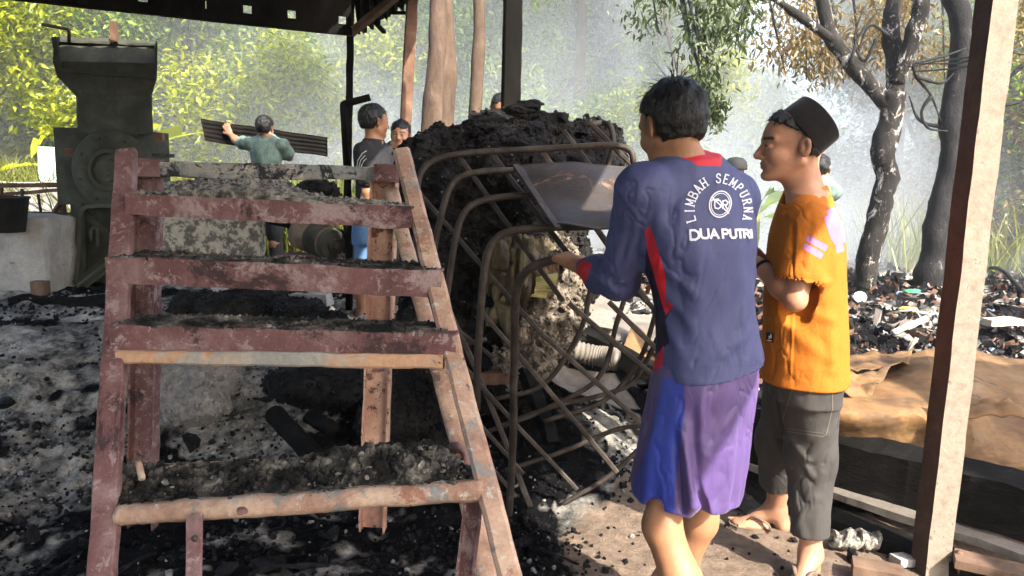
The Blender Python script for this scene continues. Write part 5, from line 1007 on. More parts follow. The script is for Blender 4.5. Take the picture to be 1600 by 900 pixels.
    V, F = sweep(lin(P(806, 258, 3.0), P(872, 356, 2.70), 8), bevrect(.03, .008, .002), (0, 0, 1)); obj('edge_strip', V, F, PIPE, S)
rack()
# ---------------------------------------------------------------- posts and roof
def post(name, label, a, b, wx, wy, mat, yaw=0, cat='post', group=None, seed=1, jit=.003, lab=None):
    a = np.asarray(a, float); b = np.asarray(b, float); T = thing(name, label, cat, b, group); up = (math.sin(yaw), -math.cos(yaw), 0); V, F = sweep(lin(a, b, 40), bevrect(wx, wy, .006), up, jit=jit, seed=seed); obj('shaft', V, F, mat, T); return T
def leaning_post():
    top = P(1564, -60, 2.50); bot = PZ(1452, 893, 0.0); T = thing('leaning_concrete_post', 'square post, one face pale and sunlit, leaning right beside the orange-shirted man', 'post', bot)
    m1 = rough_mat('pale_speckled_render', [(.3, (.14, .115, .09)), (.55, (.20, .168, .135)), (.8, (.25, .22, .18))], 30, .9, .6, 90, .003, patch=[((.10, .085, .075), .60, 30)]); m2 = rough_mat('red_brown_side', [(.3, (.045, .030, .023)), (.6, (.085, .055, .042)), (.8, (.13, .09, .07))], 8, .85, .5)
    d = nrm(top - bot); yaw = math.radians(5); s_ = nrm(np.array([math.cos(yaw), math.sin(yaw), 0]) - d * (np.array([math.cos(yaw), math.sin(yaw), 0]) @ d)); u = np.cross(d, s_)  # s_: right-back, u: forward-left
    hw, hd = .046, .044; n = 46; V = []
    prof = [(-hw, -hd), (hw, -hd), (hw, hd), (-hw, hd)]
    for t in np.linspace(0, 1, n):
        for x, y in prof: V.append(bot + (top - bot) * t + s_ * x + u * y)
    V = np.array(V); V += .0022 * np.stack([fbm(V, 9, 3, q) for q in (1, 4, 8)], 1); F = []
    for i in range(n - 1):
        for j in range(4): k = (j + 1) % 4; F.append((i * 4 + j, i * 4 + k, (i + 1) * 4 + k, (i + 1) * 4 + j))
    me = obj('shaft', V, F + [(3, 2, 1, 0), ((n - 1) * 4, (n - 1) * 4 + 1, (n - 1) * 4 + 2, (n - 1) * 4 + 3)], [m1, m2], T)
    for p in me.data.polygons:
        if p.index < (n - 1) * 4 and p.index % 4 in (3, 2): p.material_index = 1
    # loose wires wound round the top
    for i, px in enumerate([[(1420, 105, 3.6), (1470, 95, 3.1), (1525, 88, 2.6), (1555, 78, 2.5), (1600, 85, 2.7)], [(1430, 112, 3.6), (1480, 108, 3.1), (1530, 100, 2.6), (1562, 86, 2.5), (1610, 70, 2.7)], [(1450, 100, 3.4), (1500, 98, 2.9), (1540, 84, 2.55), (1572, 80, 2.6)]]):
        pts = smoothpath([P(*q) for q in px], 6); V, F = sweep(pts, circ(.0035, 6), (0, 0, 1)); obj('wire', V, F, BLACKP, T, True)
    # bent rod whose shadow falls on the face
    V, F = sweep(smoothpath([P(1500, 880, 2.66), P(1497, 850, 2.60), P(1503, 820, 2.52), P(1520, 800, 2.44), P(1528, 815, 2.44), P(1515, 850, 2.5), P(1508, 885, 2.58)], 7), circ(.006, 7), (0, 0, 1)); 
    V, F = sweep(lin(P(1499, 862, 2.62), P(1499, 900, 2.64), 3), circ(.012, 8), (0, -1, 0)); obj('pin', V, F, RUST, T, True)
leaning_post()
post('roof_post', 'thick soot-black post rising from behind the burnt heap', P(807, -260, 4.25), np.array([P(801, 168, 4.3)[0], 4.25, .3]), .102, .09, WOODD, .2, seed=3)
post('roof_post', 'thin dark post with a sunlit foot standing left of the two trunks', P(647, -60, 5.6), np.array([P(630, 200, 5.6)[0] - .03, PY(630, 200, 5.6)[1], .35]), .085, .07, RUST, .25, seed=4)
post('roof_post', 'thin dark post under the corner of the eave behind the dark-shirted man', P(549, -30, 5.5), np.array([P(541, 300, 5.5)[0], PY(541, 300, 5.5)[1], .35]), .052, .05, WOODD, .2, seed=5)
V, F = sweep(fillet([P(578, 152, 5.0), P(536, 163, 5.0), P(545, 320, 5.0)], .01, 3), bevrect(.045, .045, .01), (0, -1, 0)); HB = thing('bent_bar', 'thick dark bar bent over at its top like a handle, left of the dark-haired man', 'bar', [P(545, 320, 5.0)[0], 5.0, .4]); obj('shaft', V, F, WOODD, HB)
_p = P(545, 320, 5.0); V, F = sweep(lin(_p, [_p[0], _p[1], .38], 4), bevrect(.045, .045, .01), (0, -1, 0)); obj('lower_shaft', V, F, WOODD, HB)
def roofs():
    T = thing('shed_roof', 'dark roof edge with a row of small square holes across the upper left', 'roof', [-2, 4, 2.5])
    # wall plate: dark board seen from below, bottom edge from (50,0) to (548,52)
    zb = PY(548, 52, 5.45)[2]; A = PZ(548, 52, zb); B = PZ(50, -1, zb); d = nrm(B - A); B = A + d * 5.2; hgt = 1.0; up = np.array([0, 0, 1.0])
    holes = [(133, 2), (224, 8), (316, 17), (387, 24), (456, 32), (535, 41)]; L = np.linalg.norm(B - A); hs = sorted([float((PYray(A, d, u, v)) / 1) for u, v in holes]); hw_ = .028; ho = .055; hh = .055
    m = MB(); xs = [0.0]
    for h_ in hs: xs += [h_ - hw_, h_ + hw_]
    xs.append(L); ns = np.cross(d, up)
    def slab(x0, x1, z0, z1): c = A + d * (x0 + x1) / 2 + up * (z0 + z1) / 2; return boxvf(c, (x1 - x0, .03, z1 - z0), [d, ns, up])
    k = 0
    for i in range(len(xs) - 1):
        hole = i % 2 == 1
        if hole: V, F = slab(xs[i], xs[i + 1], 0, ho); m.add(V, F); V, F = slab(xs[i], xs[i + 1], ho + hh, hgt); m.add(V, F)
        else: V, F = slab(xs[i], xs[i + 1], 0, hgt); m.add(V, F)
    m.build('fascia', WOODD, T)
    V, F = sweep(lin(A - ns * .03, B - ns * .03, 20), rect(.05, .045), (0, 0, 1), jit=.003); obj('bottom_beam', V, F, WOODD, T)
    for i in range(1, 5): p = A + d * L * i / 5.3 - ns * .035; V, F = boxvf(p + up * .45, (.05, .04, .9), [d, ns, up]); obj('stud', V, F, WOODD, T)
    # lean-to eave right of the post: purlins and corrugated sheet seen from below
    E = thing('corrugated_eave', 'ragged corrugated eave sloping down right of the square-holed roof edge', 'roof', A)
    p00, p10, p11, p01 = P(548, -40, 4.6), P(700, -42, 4.6), P(688, -22, 5.9), P(560, 55, 5.9); n1, n2 = 90, 6; V = []
    for j in range(n2):
        for i in range(n1):
            s_, t = i / (n1 - 1), j / (n2 - 1); q = (p00 * (1 - s_) + p10 * s_) * (1 - t) + (p01 * (1 - s_) + p11 * s_) * t; V.append(q + [0, (.05 * math.sin(i * 1.7) * (j == n2 - 1)), .022 * math.sin(i * .75)])
    I = np.arange(n1 * n2).reshape(n2, n1); F = [tuple(int(x) for x in f) for f in np.stack([I[:-1, :-1].ravel(), I[:-1, 1:].ravel(), I[1:, 1:].ravel(), I[1:, :-1].ravel()], 1)]; V = np.array(V); obj('corrugated_sheet', np.concatenate([V, V + [0, 0, .004]]), F + [tuple(x + n1 * n2 for x in f[::-1]) for f in F], WOODD, E)
    for a, b, w_ in (((548, 52, 5.4), (622, -8, 5.2), .06), ((560, 20, 5.6), (640, 20, 5.8), .03), ((545, -10, 5.3), (600, 50, 6.0), .035)): V, F = sweep(lin(P(*a), P(*b), 4), bevrect(w_, w_ * .8, .004), (0, 0, 1)); obj('rafter', V, F, WOODB if w_ == .06 else WOODD, E)
    # the main roof overhead (out of the picture) that keeps the men's shoulders in the shade
    R = thing('main_roof', 'corrugated shed roof overhead that shades the stair frame and the men, with an added strip shading the crumpled sheet', 'roof', [0, 0, 3]); tin = rough_mat('dull_roofing_sheet', [(.3, (.05, .04, .035)), (.7, (.12, .10, .085))], 4, .7, .4)
    rows = [(-6, 1.22, 2.12), (1.22, 1.9, 1.42), (1.9, 2.7, 1.45), (2.7, 3.2, .42), (3.2, 4.5, .10), (4.5, 6.0, -.9)]
    for y0, y1, xe in rows:
        x0 = -5.5; n = int((xe - x0) / .045); V = []
        for i in range(n + 1):
            x = x0 + (xe - x0) * i / n
            for y in (y0, y1 + .02): V.append((x, y, 3.0 + .012 * math.sin(i * math.pi / 2) + .004 * (y > 1)))
        F = [(2 * i, 2 * i + 1, 2 * i + 3, 2 * i + 2) for i in range(n)]; V = np.array(V); m_ = len(V); obj('corrugated_sheet', np.concatenate([V, V + [0, 0, .003]]), F + [tuple(x + m_ for x in f[::-1]) for f in F], tin, R)
    n = 70; V = []  # added strip of roofing, out of view, shading the crumpled sheet and timbers
    for i in range(n + 1):
        x = 3.62 + i * .05
        for y in (-2.5, 1.62): V.append((x, y, 3.0 + .012 * math.sin(i * math.pi / 2)))
    V = np.array(V); obj('corrugated_sheet', np.concatenate([V, V + [0, 0, .003]]), [(2 * i, 2 * i + 1, 2 * i + 3, 2 * i + 2) for i in range(n)] + [tuple(x + 2 * n + 2 for x in (2 * i + 2, 2 * i + 3, 2 * i + 1, 2 * i)) for i in range(n)], tin, R)
    for y in (-3, -.5, 1.15, 3.1): V, F = boxvf((-2.2, y, 2.93), (6.4 if y < 3 else 4.4, .06, .09)); obj('purlin', V, F, WOODB, R)
def PYray(A, d, u, v):
    # distance along A + d*t at image column u
    t0, t1 = 0.0, 8.0
    for _ in range(50):
        t = (t0 + t1) / 2; q = A + d * t
        if (q - CO) @ FW < .3 or proj(q)[0] < u: t1 = t
        else: t0 = t
    return t
roofs()
# ---------------------------------------------------------------- shredding machine on the left
def machine():
    D = 6.0; T = thing('waste_shredder', 'dark iron shredding machine with a tall flared hopper and round drum housing', 'machine', PZ(165, 462, .42))
    def ring(v, ul, ur, dep, tilt=0): return [P(ul, v, D - dep), P(ur, v + tilt, D - dep), P(ur, v + tilt, D + dep), P(ul, v, D + dep)]
    # hopper shells: rings of four corners, open at the top
    R = [(96, 84, 244, .33), (118, 90, 243, .33), (150, 121, 235, .27), (206, 123, 238, .26)]; 
    R = [ring(62, 84, 244, .36, 4)] + [ring(v, a, b, dep, 4 if v < 150 else 0) for v, a, b, dep in R]
    R[0][0] = P(84, 60, D - .36); R[0][3] = P(92, 56, D + .36)
    V = []; 
    # subdivided walls, slightly dented, with a thickness
    m = MB()
    for i in range(len(R) - 1):
        for k in range(4):
            if i == 0 and k == 0: continue               # front upper panel is missing: one looks into the mouth
            a, b, c, d = R[i][k], R[i][(k + 1) % 4], R[i + 1][(k + 1) % 4], R[i + 1][k]; n = 9; Q = []
            for s_ in np.linspace(0, 1, n):
                for t in np.linspace(0, 1, n): Q.append((a * (1 - s_) + b * s_) * (1 - t) + (d * (1 - s_) + c * s_) * t)
            Q = np.array(Q); Q = Q + .010 * np.stack([fbm(Q, 3, 3, q) for q in (2, 5, 7)], 1); I = np.arange(n * n).reshape(n, n); F = [tuple(int(x) for x in f) for f in np.stack([I[:-1, :-1].ravel(), I[:-1, 1:].ravel(), I[1:, 1:].ravel(), I[1:, :-1].ravel()], 1)]; m.add(Q, F)
    hop = m.build('hopper', IRON, T); md = hop.modifiers.new('thickness', 'SOLIDIFY'); md.thickness = .012; md.offset = 0
    for a, b in (((90, 108, D - .345), (243, 122, D - .345)), ((121, 205, D - .27), (240, 208, D - .27)), ((88, 64, D + .34), (243, 70, D + .34))): V, F = sweep(lin(P(*a), P(*b), 12), rect(.03, .02), (0, 0, 1), jit=.005); obj('lip', V, F, IRON, hop)
    V, F = sweep(lin(P(84, 58, D - .36), P(93, 108, D - .36), 4), rect(.035, .012), (0, -1, 0)); obj('lip', V, F, IRON, hop)
    V, F = sweep(fillet([P(108, 66, D), P(108, 46, D), P(66, 38, D)], .02, 3), circ(.014, 7), (0, -1, 0)); obj('bent_rod', V, F, RUST, hop, True)
    V, F = boxvf(P(178, 50, D + .3), (.055, .03, .17)); obj('wooden_stub', V, F, RUST, hop)
    # drum housing
    c = P(174, 268, D); V, F = boxvf(P(180, 262, D + .05), (.66, .52, .60)); obj('housing', V, F, IRON, T)
    ax = np.array([0, -1, .0]); f0 = P(174, 266, D - .28)
    V, F = lathe([(.30, -.06), (.31, -.055), (.31, .0), (.295, .02), (.18, .03), (.17, .02), (.001, .02)], 36, f0, ax); dr = obj('drum_cover', V, F, IRON, T, True)
    V, F = lathe([(.16, .02), (.16, .045), (.13, .055), (.125, .03), (.085, .03), (.085, .07), (.05, .075), (.045, .09), (.001, .09)], 28, f0, ax); obj('bearing_hub', V, F, IRON, dr, False)
    for i in range(8): a = i * math.pi / 4 + .3; q = f0 + np.array([math.cos(a), 0, math.sin(a)]) * .25; V, F = lathe([(.014, 0), (.014, .035), (.001, .038)], 6, q, ax); obj('bolt', V, F, IRON, dr)
    for u, v in ((112, 208), (248, 214), (111, 238)): V, F = boxvf(P(u, v, D - .2), (.07, .05, .06)); obj('latch', V, F, RUST, T)
    V, F = boxvf(P(255, 243, D - .2), (.13, .1, .03)); obj('shelf_bracket', V, F, IRON, T)
    # stand: side plates, arched guard, sloping chute
    for u in (124, 238): V, F = sweep([P(u, 318, D - .2), P(u + (2 if u < 200 else 0), 460, D - .2)], rect(.06, .05), (0, -1, 0)); obj('leg', V, F, IRON, T); V, F = sweep([P(u, 318, D + .3), P(u, 455, D + .3)], rect(.06, .05), (0, -1, 0)); obj('leg', V, F, IRON, T)
    V, F = sweep(smoothpath([P(118, 445, D - .3), P(124, 380, D - .3), P(127, 330, D - .3), P(150, 322, D - .3), P(190, 323, D - .3)], 6), rect(.03, .012), (0, -1, 0)); obj('guard_rim', V, F, IRON, T)
    V, F = boxvf(P(185, 385, D + .1), (.62, .05, .65)); obj('back_plate', V, F, IRON, T)
    V, F = sweep([P(130, 330, D - .15), P(180, 380, D - .15)], rect(.05, .02), (0, -1, 0)); obj('brace', V, F, IRON, T)
    V, F = sweep([P(120, 448, D - .33), P(185, 398, D - .2)], rect(.16, .012), (0, -.6, 1)); obj('chute', V, F, IRON, T); V, F = sweep([P(120, 446, D - .42), P(186, 396, D - .3)], rect(.02, .02), (0, 0, 1)); obj('chute_rim', V, F, IRON, T)
    V, F = sweep(smoothpath([P(143, 378, D - .3), P(142, 362, D - .3), P(148, 357, D - .3), P(152, 362, D - .3), P(152, 385, D - .3)], 4), circ(.016, 7), (0, -1, 0)); obj('lever', V, F, IRON, T, True)
machine()
def simple(name, label, cat, V, F, mat, smooth=False, group=None, part='body'):
    T = thing(name, label, cat, np.asarray(V).mean(0) * [1, 1, 0] + [0, 0, np.asarray(V)[:, 2].min()], group); obj(part, V, F, mat, T, smooth); return T
def blockvf(c, sz, n=6, jit=.01, seed=0, bev=.9):
    """box whose faces are subdivided and worn"""
    V = []; F = []; b = 0
    for ax in range(3):
        for s_ in (-1, 1):
            a1, a2 = [(1, 2), (2, 0), (0, 1)][ax]; g = np.linspace(-1, 1, n + 1)
            for i in g:
                for j in g:
                    p = np.zeros(3); p[ax] = s_; p[a1] = i; p[a2] = j; q = np.sign(p) * np.abs(p); k = max(0, np.linalg.norm(np.maximum(np.abs(q) - bev, 0)) / (1 - bev + 1e-9) - 1); V.append(q * (1 - .035 * k))
            for i in range(n):
                for j in range(n):
                    f = (b + i * (n + 1) + j, b + (i + 1) * (n + 1) + j, b + (i + 1) * (n + 1) + j + 1, b + i * (n + 1) + j + 1); F.append(f if s_ > 0 else f[::-1])
            b += (n + 1) ** 2
    V = np.array(V) * np.array(sz) / 2 + c; V = V + jit * np.stack([fbm(V, 5, 3, seed + q) for q in (0, 3, 6)], 1); return V, F
# concrete block with a bucket
_c = P(18, 425, 5.4); V, F = blockvf(np.array([_c[0] - .22, 5.55, .62]), (.96, .42, .76), 8, .015, 3); simple('concrete_block', 'weathered grey concrete block at the left edge with a bucket on top', 'block', V, F, CONC)
_b0 = P(5, 362, 5.2); T = thing('bucket', 'black plastic bucket on top of the concrete block', 'bucket', _b0); V, F = lathe([(.13, 0), (.135, .0), (.17, .235), (.178, .235), (.178, .25), (.165, .25), (.16, .235), (.128, .015), (.001, .015)], 24, _b0, (0, 0, 1)); obj('pail', V, F, BLACKP, T, True)
V, F = sweep([np.array([_b0[0] + (.174 * math.cos(a)), _b0[1] + .174 * math.sin(a), _b0[2] + .243]) for a in np.linspace(0, 6.283, 30)], circ(.007, 6), (0, 0, 1), cap=False); obj('rim', V, F, BLACKP, T, True)
_w = blockvf(P(64, 462, 5.3), (.10, .08, .22), 2, .004, 8); simple('wooden_stake', 'short wooden stake against the corner of the concrete block', 'stake', *_w, WOODB)
def rails_left():
    T = thing('pipe_framework', 'low rusty framework of rails and uprights behind the concrete block', 'frame', P(60, 400, 6.2))
    for a, b, w_ in [((-20, 290, 6.2), (108, 289, 6.2), .045), ((-10, 305, 6.4), (108, 296, 6.0), .035), ((30, 332, 6.3), (112, 334, 6.3), .03), ((66, 362, 6.1), (110, 352, 6.1), .025), ((68, 368, 6.1), (120, 357, 5.9), .02), ((105, 302, 6.1), (72, 352, 6.0), .04), ((34, 295, 6.2), (36, 332, 6.2), .02), ((60, 303, 6.2), (64, 340, 6.2), .02), ((98, 295, 6.3), (99, 345, 6.3), .04), ((0, 292, 6.2), (1, 430, 6.2), .04), ((113, 300, 6.1), (117, 430, 6.1), .03)]:
        V, F = sweep(lin(P(*a), P(*b), 5), rect(w_, w_ * .8), (0, 0, 1), jit=.004); obj('rail', V, F, RUST if w_ > .03 else IRON, T)
    for i in range(2): V, F = lathe([(.17, 0), (.175, 0), (.175, .25), (.182, .26), (.175, .27), (.175, .52), (.17, .52), (.165, .5), (.001, .5)], 24, P(92 if i == 0 else 52, 440 if i == 0 else 432, 5.9 + i * .25), (0, 0, 1)); simple('oil_drum', ['dark burnt drum standing left of the shredder legs', 'dark drum half hidden behind the concrete block'][i], 'drum', V, F, IRON, True)
    V, F = blockvf(P(88, 320, 8.2), (1.7, .1, .5), 6, .03, 5); simple('low_wall', 'low grey rubble wall behind the rusty framework', 'wall', V, F, CONC)
    m = rough_mat('pale_green_panel_paint', [(.3, (.40, .62, .54)), (.7, (.60, .78, .70))], 4, .6, .2); V, F = blockvf(P(88, 258, 8.4), (.40, .03, .40), 3, .01, 6); simple('panel', 'pale green panel leaning left of the shredder drum', 'panel', V, F, m)
    V, F = sweep(lin(P(22, 470, 5.0), P(175, 470, 5.0), 14), rect(.16, .05), (0, 0, 1), jit=.02, seed=3); simple('charred_plank', 'flat charred plank lying in front of the shredder', 'plank', V, F, CHARW)
rails_left()
# pale fire-mottled wall slab behind the stair
_m = rough_mat('fire_mottled_render', [(.25, (.07, .066, .058)), (.47, (.15, .14, .12)), (.51, (.36, .33, .27)), (.8, (.56, .52, .44))], 20, .9, .6, 60, .004); 
V, F = blockvf(P(333, 362, 5.8), (.78, .12, .38), 8, .008, 9); simple('mottled_slab', 'upright slab with flaking cream and grey surface behind the stair treads', 'slab', V, F, _m)
def rubble(name, label, spots, mat, seed, n=1500, top=None, res=.018, amp=.035, crumbs=None):
    pts = np.array([PY(u, v, Y) for u, v, Y, r in spots]); R = max(q[3] for q in spots); T = thing(name, label, 'rubble', [pts[:, 0].mean(), pts[:, 1].mean(), pts[:, 2].min() - R]); S = SDF(pts.min(0) - R - .1, pts.max(0) + R + .1, res)
    for p, q in zip(pts, spots): S.ell(p, [q[3] * 1.3, q[3], q[3] * .8], None, .05)
    X, Y, Z = np.meshgrid(*S.ax, indexing='ij'); near = np.abs(S.v) < .1; q = np.stack([X[near], Y[near], Z[near]], 1); S.v[near] -= (np.abs(fbm(q, 12, 3, seed)) * amp).astype(np.float32); V, F = S.mesh(); N = vnormals(V, F); obj('mass', V, F, mat, T, False); r = np.random.default_rng(seed); ids = r.choice(len(V), n); scatter('crumbs', V[ids], .005 + .016 * r.random(n) ** 2, mat if crumbs is None else crumbs, T, seed + 1)
rubble('debris_pile', 'heap of burnt grey rubble showing above the upper stair beam', [(300, 300, 5.7, .10), (345, 300, 5.7, .16), (390, 296, 5.7, .17), (430, 303, 5.7, .13), (470, 312, 5.7, .09), (270, 300, 5.7, .07), (500, 318, 5.7, .07)], SPECK, 7)
rubble('debris_pile', 'knobbly burnt clump above the pump, left of the dark-shirted man', [(485, 300, 5.5, .09), (505, 296, 5.5, .07), (520, 312, 5.5, .05), (478, 318, 5.5, .07)], CLINK, 8, 500)
rubble('ash_bank', 'grey ash bank lying under the upper left of the stair frame', [(215, 520, 3.9, .13), (270, 600, 3.5, .16), (320, 590, 3.55, .14), (250, 560, 3.7, .15), (300, 630, 3.4, .12)], ASHM, 14, 1200, amp=.03)
rubble('char_bank', 'black crust of burnt plastic lying behind the third stair tread', [(300, 480, 4.6, .10), (350, 485, 4.5, .12), (410, 480, 4.5, .12), (470, 492, 4.4, .12), (505, 508, 4.3, .10), (440, 470, 4.8, .10)], CLINK, 15, 1800)
rubble('char_bank', 'black lump with a rounded top behind the gap between the lowest treads', [(470, 600, 3.4, .11), (510, 605, 3.45, .13), (545, 610, 3.45, .11), (440, 600, 3.45, .07)], CHAR, 16, 500, amp=.012)
rubble('char_bank', 'coal bank between the stair frame and the pipe rack', [(640, 600, 3.5, .15), (620, 660, 3.3, .14), (680, 640, 3.4, .14), (700, 700, 3.2, .10), (600, 620, 3.5, .13)], CLINK, 17, 2500)
def plank(label, a, b, w_, t, mat, name='plank', cat='plank', jit=.004, up=(0, 0, 1), seed=1, prof=None, n=20): V, F = sweep(lin(a, b, n), prof or rect(w_, t), up, jit=jit, seed=seed); return simple(name, label, cat, V, F, mat)
plank('blackened pipe slanting through the coals between the lowest treads', P(430, 648, 3.1), P(495, 718, 2.75), .06, .06, CHARW, 'charred_pipe', 'pipe', prof=circ(.042, 12), jit=.004)
plank('short ribbed hose end lying in the coals', P(484, 650, 3.05), P(520, 672, 2.95), .05, .05, CHARW, 'hose', 'hose', prof=circ(.030, 10), jit=.012)
plank('thick black pipe running down to the right above the pump', P(425, 341, 5.8), P(570, 380, 5.6), .06, .06, CHARW, 'black_pipe', 'pipe', prof=circ(.048, 12), jit=.006)
plank('pale scorched beam lying on the rubble below the pump', P(390, 468, 4.9), P(515, 468, 4.8), .10, .08, CONC, 'beam', 'beam', jit=.01, seed=4); plank('curved pale offcut among the rubble under the second tread', P(335, 452, 5.0), P(385, 440, 5.0), .09, .05, CONC, 'offcut', 'scrap', jit=.02, seed=6)
MOTORM = rough_mat('dusty_motor_casing', [(.3, (.08, .06, .045)), (.6, (.16, .12, .09)), (.8, (.24, .2, .16))], 12, .7, .4)
def pump():
    T = thing('electric_motor', 'burnt electric motor with a round pulley on a low red bench', 'motor', P(500, 400, 5.2)); ax = nrm(P(468, 366, 5.35) - P(520, 385, 5.1)); c = P(515, 380, 5.05); V, F = lathe([(.001, 0), (.105, 0), (.11, .01), (.11, .16), (.10, .18), (.10, .24), (.115, .25), (.115, .33), (.08, .36), (.001, .37)], 22, c, ax); obj('casing', V, F, MOTORM, T, True)
    for i in range(9): V, F = lathe([(.112, 0), (.120, .002), (.120, .006), (.112, .008)], 18, c + ax * (.02 + .016 * i), ax); obj('cooling_rib', V, F, IRON, T, True)
    V, F = lathe([(.001, 0), (.04, 0), (.045, .02), (.10, .02), (.105, .03), (.105, .06), (.001, .06)], 22, c - ax * .06, ax); p = obj('pulley', V, F, IRON, T); V, F = lathe([(.001, 0), (.022, 0), (.022, .05), (.001, .05)], 12, c - ax * .10, ax); obj('shaft', V, F, PIPE, p)
    V, F = boxvf(P(470, 350, 5.35), (.12, .1, .06)); obj('terminal_box', V, F, IRON, T)
    B = thing('bench', 'low scorched red iron bench carrying the motor', 'bench', P(500, 440, 5.2)); V, F = boxvf(P(503, 402, 5.2) + [0, 0, .0], (.56, .30, .03)); obj('bench_top', V, F, RED, B); V, F = sweep([P(432, 405, 5.1), P(560, 402, 5.1)], rect(.05, .05), (0, 0, 1), jit=.003); obj('apron', V, F, RED, B)
    for u, v, Y in ((448, 412, 5.08), (556, 410, 5.08), (460, 405, 5.35), (550, 405, 5.35)): a = P(u, v, Y); b = a + [-.05 if u < 500 else .03, 0, -.30]; V, F = sweep([a, b], rect(.045, .04), (0, -1, 0)); obj('leg', V, F, RED, B)
pump()
# ---------------------------------------------------------------- scrap behind the rack, lit by the sun
LIT = rough_mat('dusty_grey_sheet', [(.3, (.09, .08, .07)), (.6, (.17, .15, .13)), (.8, (.24, .215, .185))], 5, .75, .4, 30, .005, patch=[((.12, .10, .085), .63, 6)])
def sheet(name, label, c4, mat, amp=.01, corr=0, n=30, thick=.003, seed=0, cat='metal sheet', cfreq=20, curl=0, drape=None):
    c = [np.asarray(q, float) for q in c4]; V = []; nn = nrm(np.cross(c[1] - c[0], c[3] - c[0])); nn = nn if nn[2] > 0 or abs(nn[2]) < .3 else -nn
    for i in range(n):
        for j in range(n):
            s_, t = i / (n - 1), j / (n - 1); p = (c[0] * (1 - s_) + c[1] * s_) * (1 - t) + (c[3] * (1 - s_) + c[2] * s_) * t; h_ = corr * math.sin(t * cfreq * 6.283) + curl * (s_ - .5) ** 2 * 4; V.append(p + nn * h_)
    V = np.array(V); V = V + nn * (amp * fbm(V, 3.5, 4, seed))[:, None]
    if drape is not None: V = drape(V)
    I = np.arange(n * n).reshape(n, n); F = [tuple(int(x) for x in f) for f in np.stack([I[:-1, :-1].ravel(), I[1:, :-1].ravel(), I[1:, 1:].ravel(), I[:-1, 1:].ravel()], 1)]; m = n * n; edge = list(I[0, :]) + list(I[1:, -1]) + list(I[-1, -2::-1]) + list(I[-2:0:-1, 0])
    return simple(name, label, cat, np.concatenate([V + nn * thick / 2, V - nn * thick / 2]), F + [tuple(x + m for x in f[::-1]) for f in F] + [(int(edge[j]), int(edge[j]) + m, int(edge[(j + 1) % len(edge)]) + m, int(edge[(j + 1) % len(edge)])) for j in range(len(edge))], mat, True)
sheet('corrugated_sheet', 'sunlit corrugated offcut seen through the crossed bars under the sleeve', [P(895, 440, 4.4), P(985, 480, 4.4), P(960, 515, 3.9), P(880, 500, 3.9)], LIT, .01, .010, 60, cfreq=9, seed=3)
sheet('metal_sheet', 'flat pale sheet lying behind the crossed bars', [P(880, 480, 4.5), P(1060, 500, 4.5), P(1060, 560, 3.8), P(890, 515, 4.0)], LIT, .02, 0, 24, seed=5)
sheet('metal_sheet', 'curled brown sheet lying low behind the crossed bars', [P(830, 560, 3.6), P(960, 590, 3.5), P(1000, 640, 3.3), P(860, 600, 3.35)], LIT, .05, 0, 24, seed=9, curl=.04)
sheet('metal_sheet', 'torn folded sheet right behind the waist of the blue-shirted man', [P(980, 520, 4.0), P(1120, 560, 4.2), P(1110, 600, 3.6), P(960, 570, 3.6)], RUSTSH, .04, 0, 24, seed=11, curl=.05)
plank('black beam lying behind the crossed bars', P(900, 520, 3.75), P(1075, 610, 3.4), .09, .08, CHARW, 'beam', 'beam', jit=.006, seed=8)
def hose():
    pts = smoothpath([P(815, 520, 3.65), P(870, 540, 3.6), P(930, 556, 3.55), P(965, 562, 3.5)], 26); sc_ = 1 + .10 * np.sin(np.arange(len(pts)) * 2.1); V, F = sweep(pts, circ(.050, 14), (0, 0, 1), True, sc_, jit=.006); simple('ribbed_hose', 'pale ribbed hose lying through the scrap at the foot of the heap', 'hose', V, F, LIT, True)
hose()
plank('scorched timber offcut tilted in the coals under the rack', P(818, 575, 3.3), P(862, 690, 3.15), .06, .045, CHARW, 'charred_timber', 'timber', jit=.012, seed=12)
plank('rusty red brick-like offcut at the foot of the heap', P(745, 590, 3.4), P(800, 590, 3.35), .07, .05, RUST, 'offcut', 'scrap', jit=.012, seed=13)
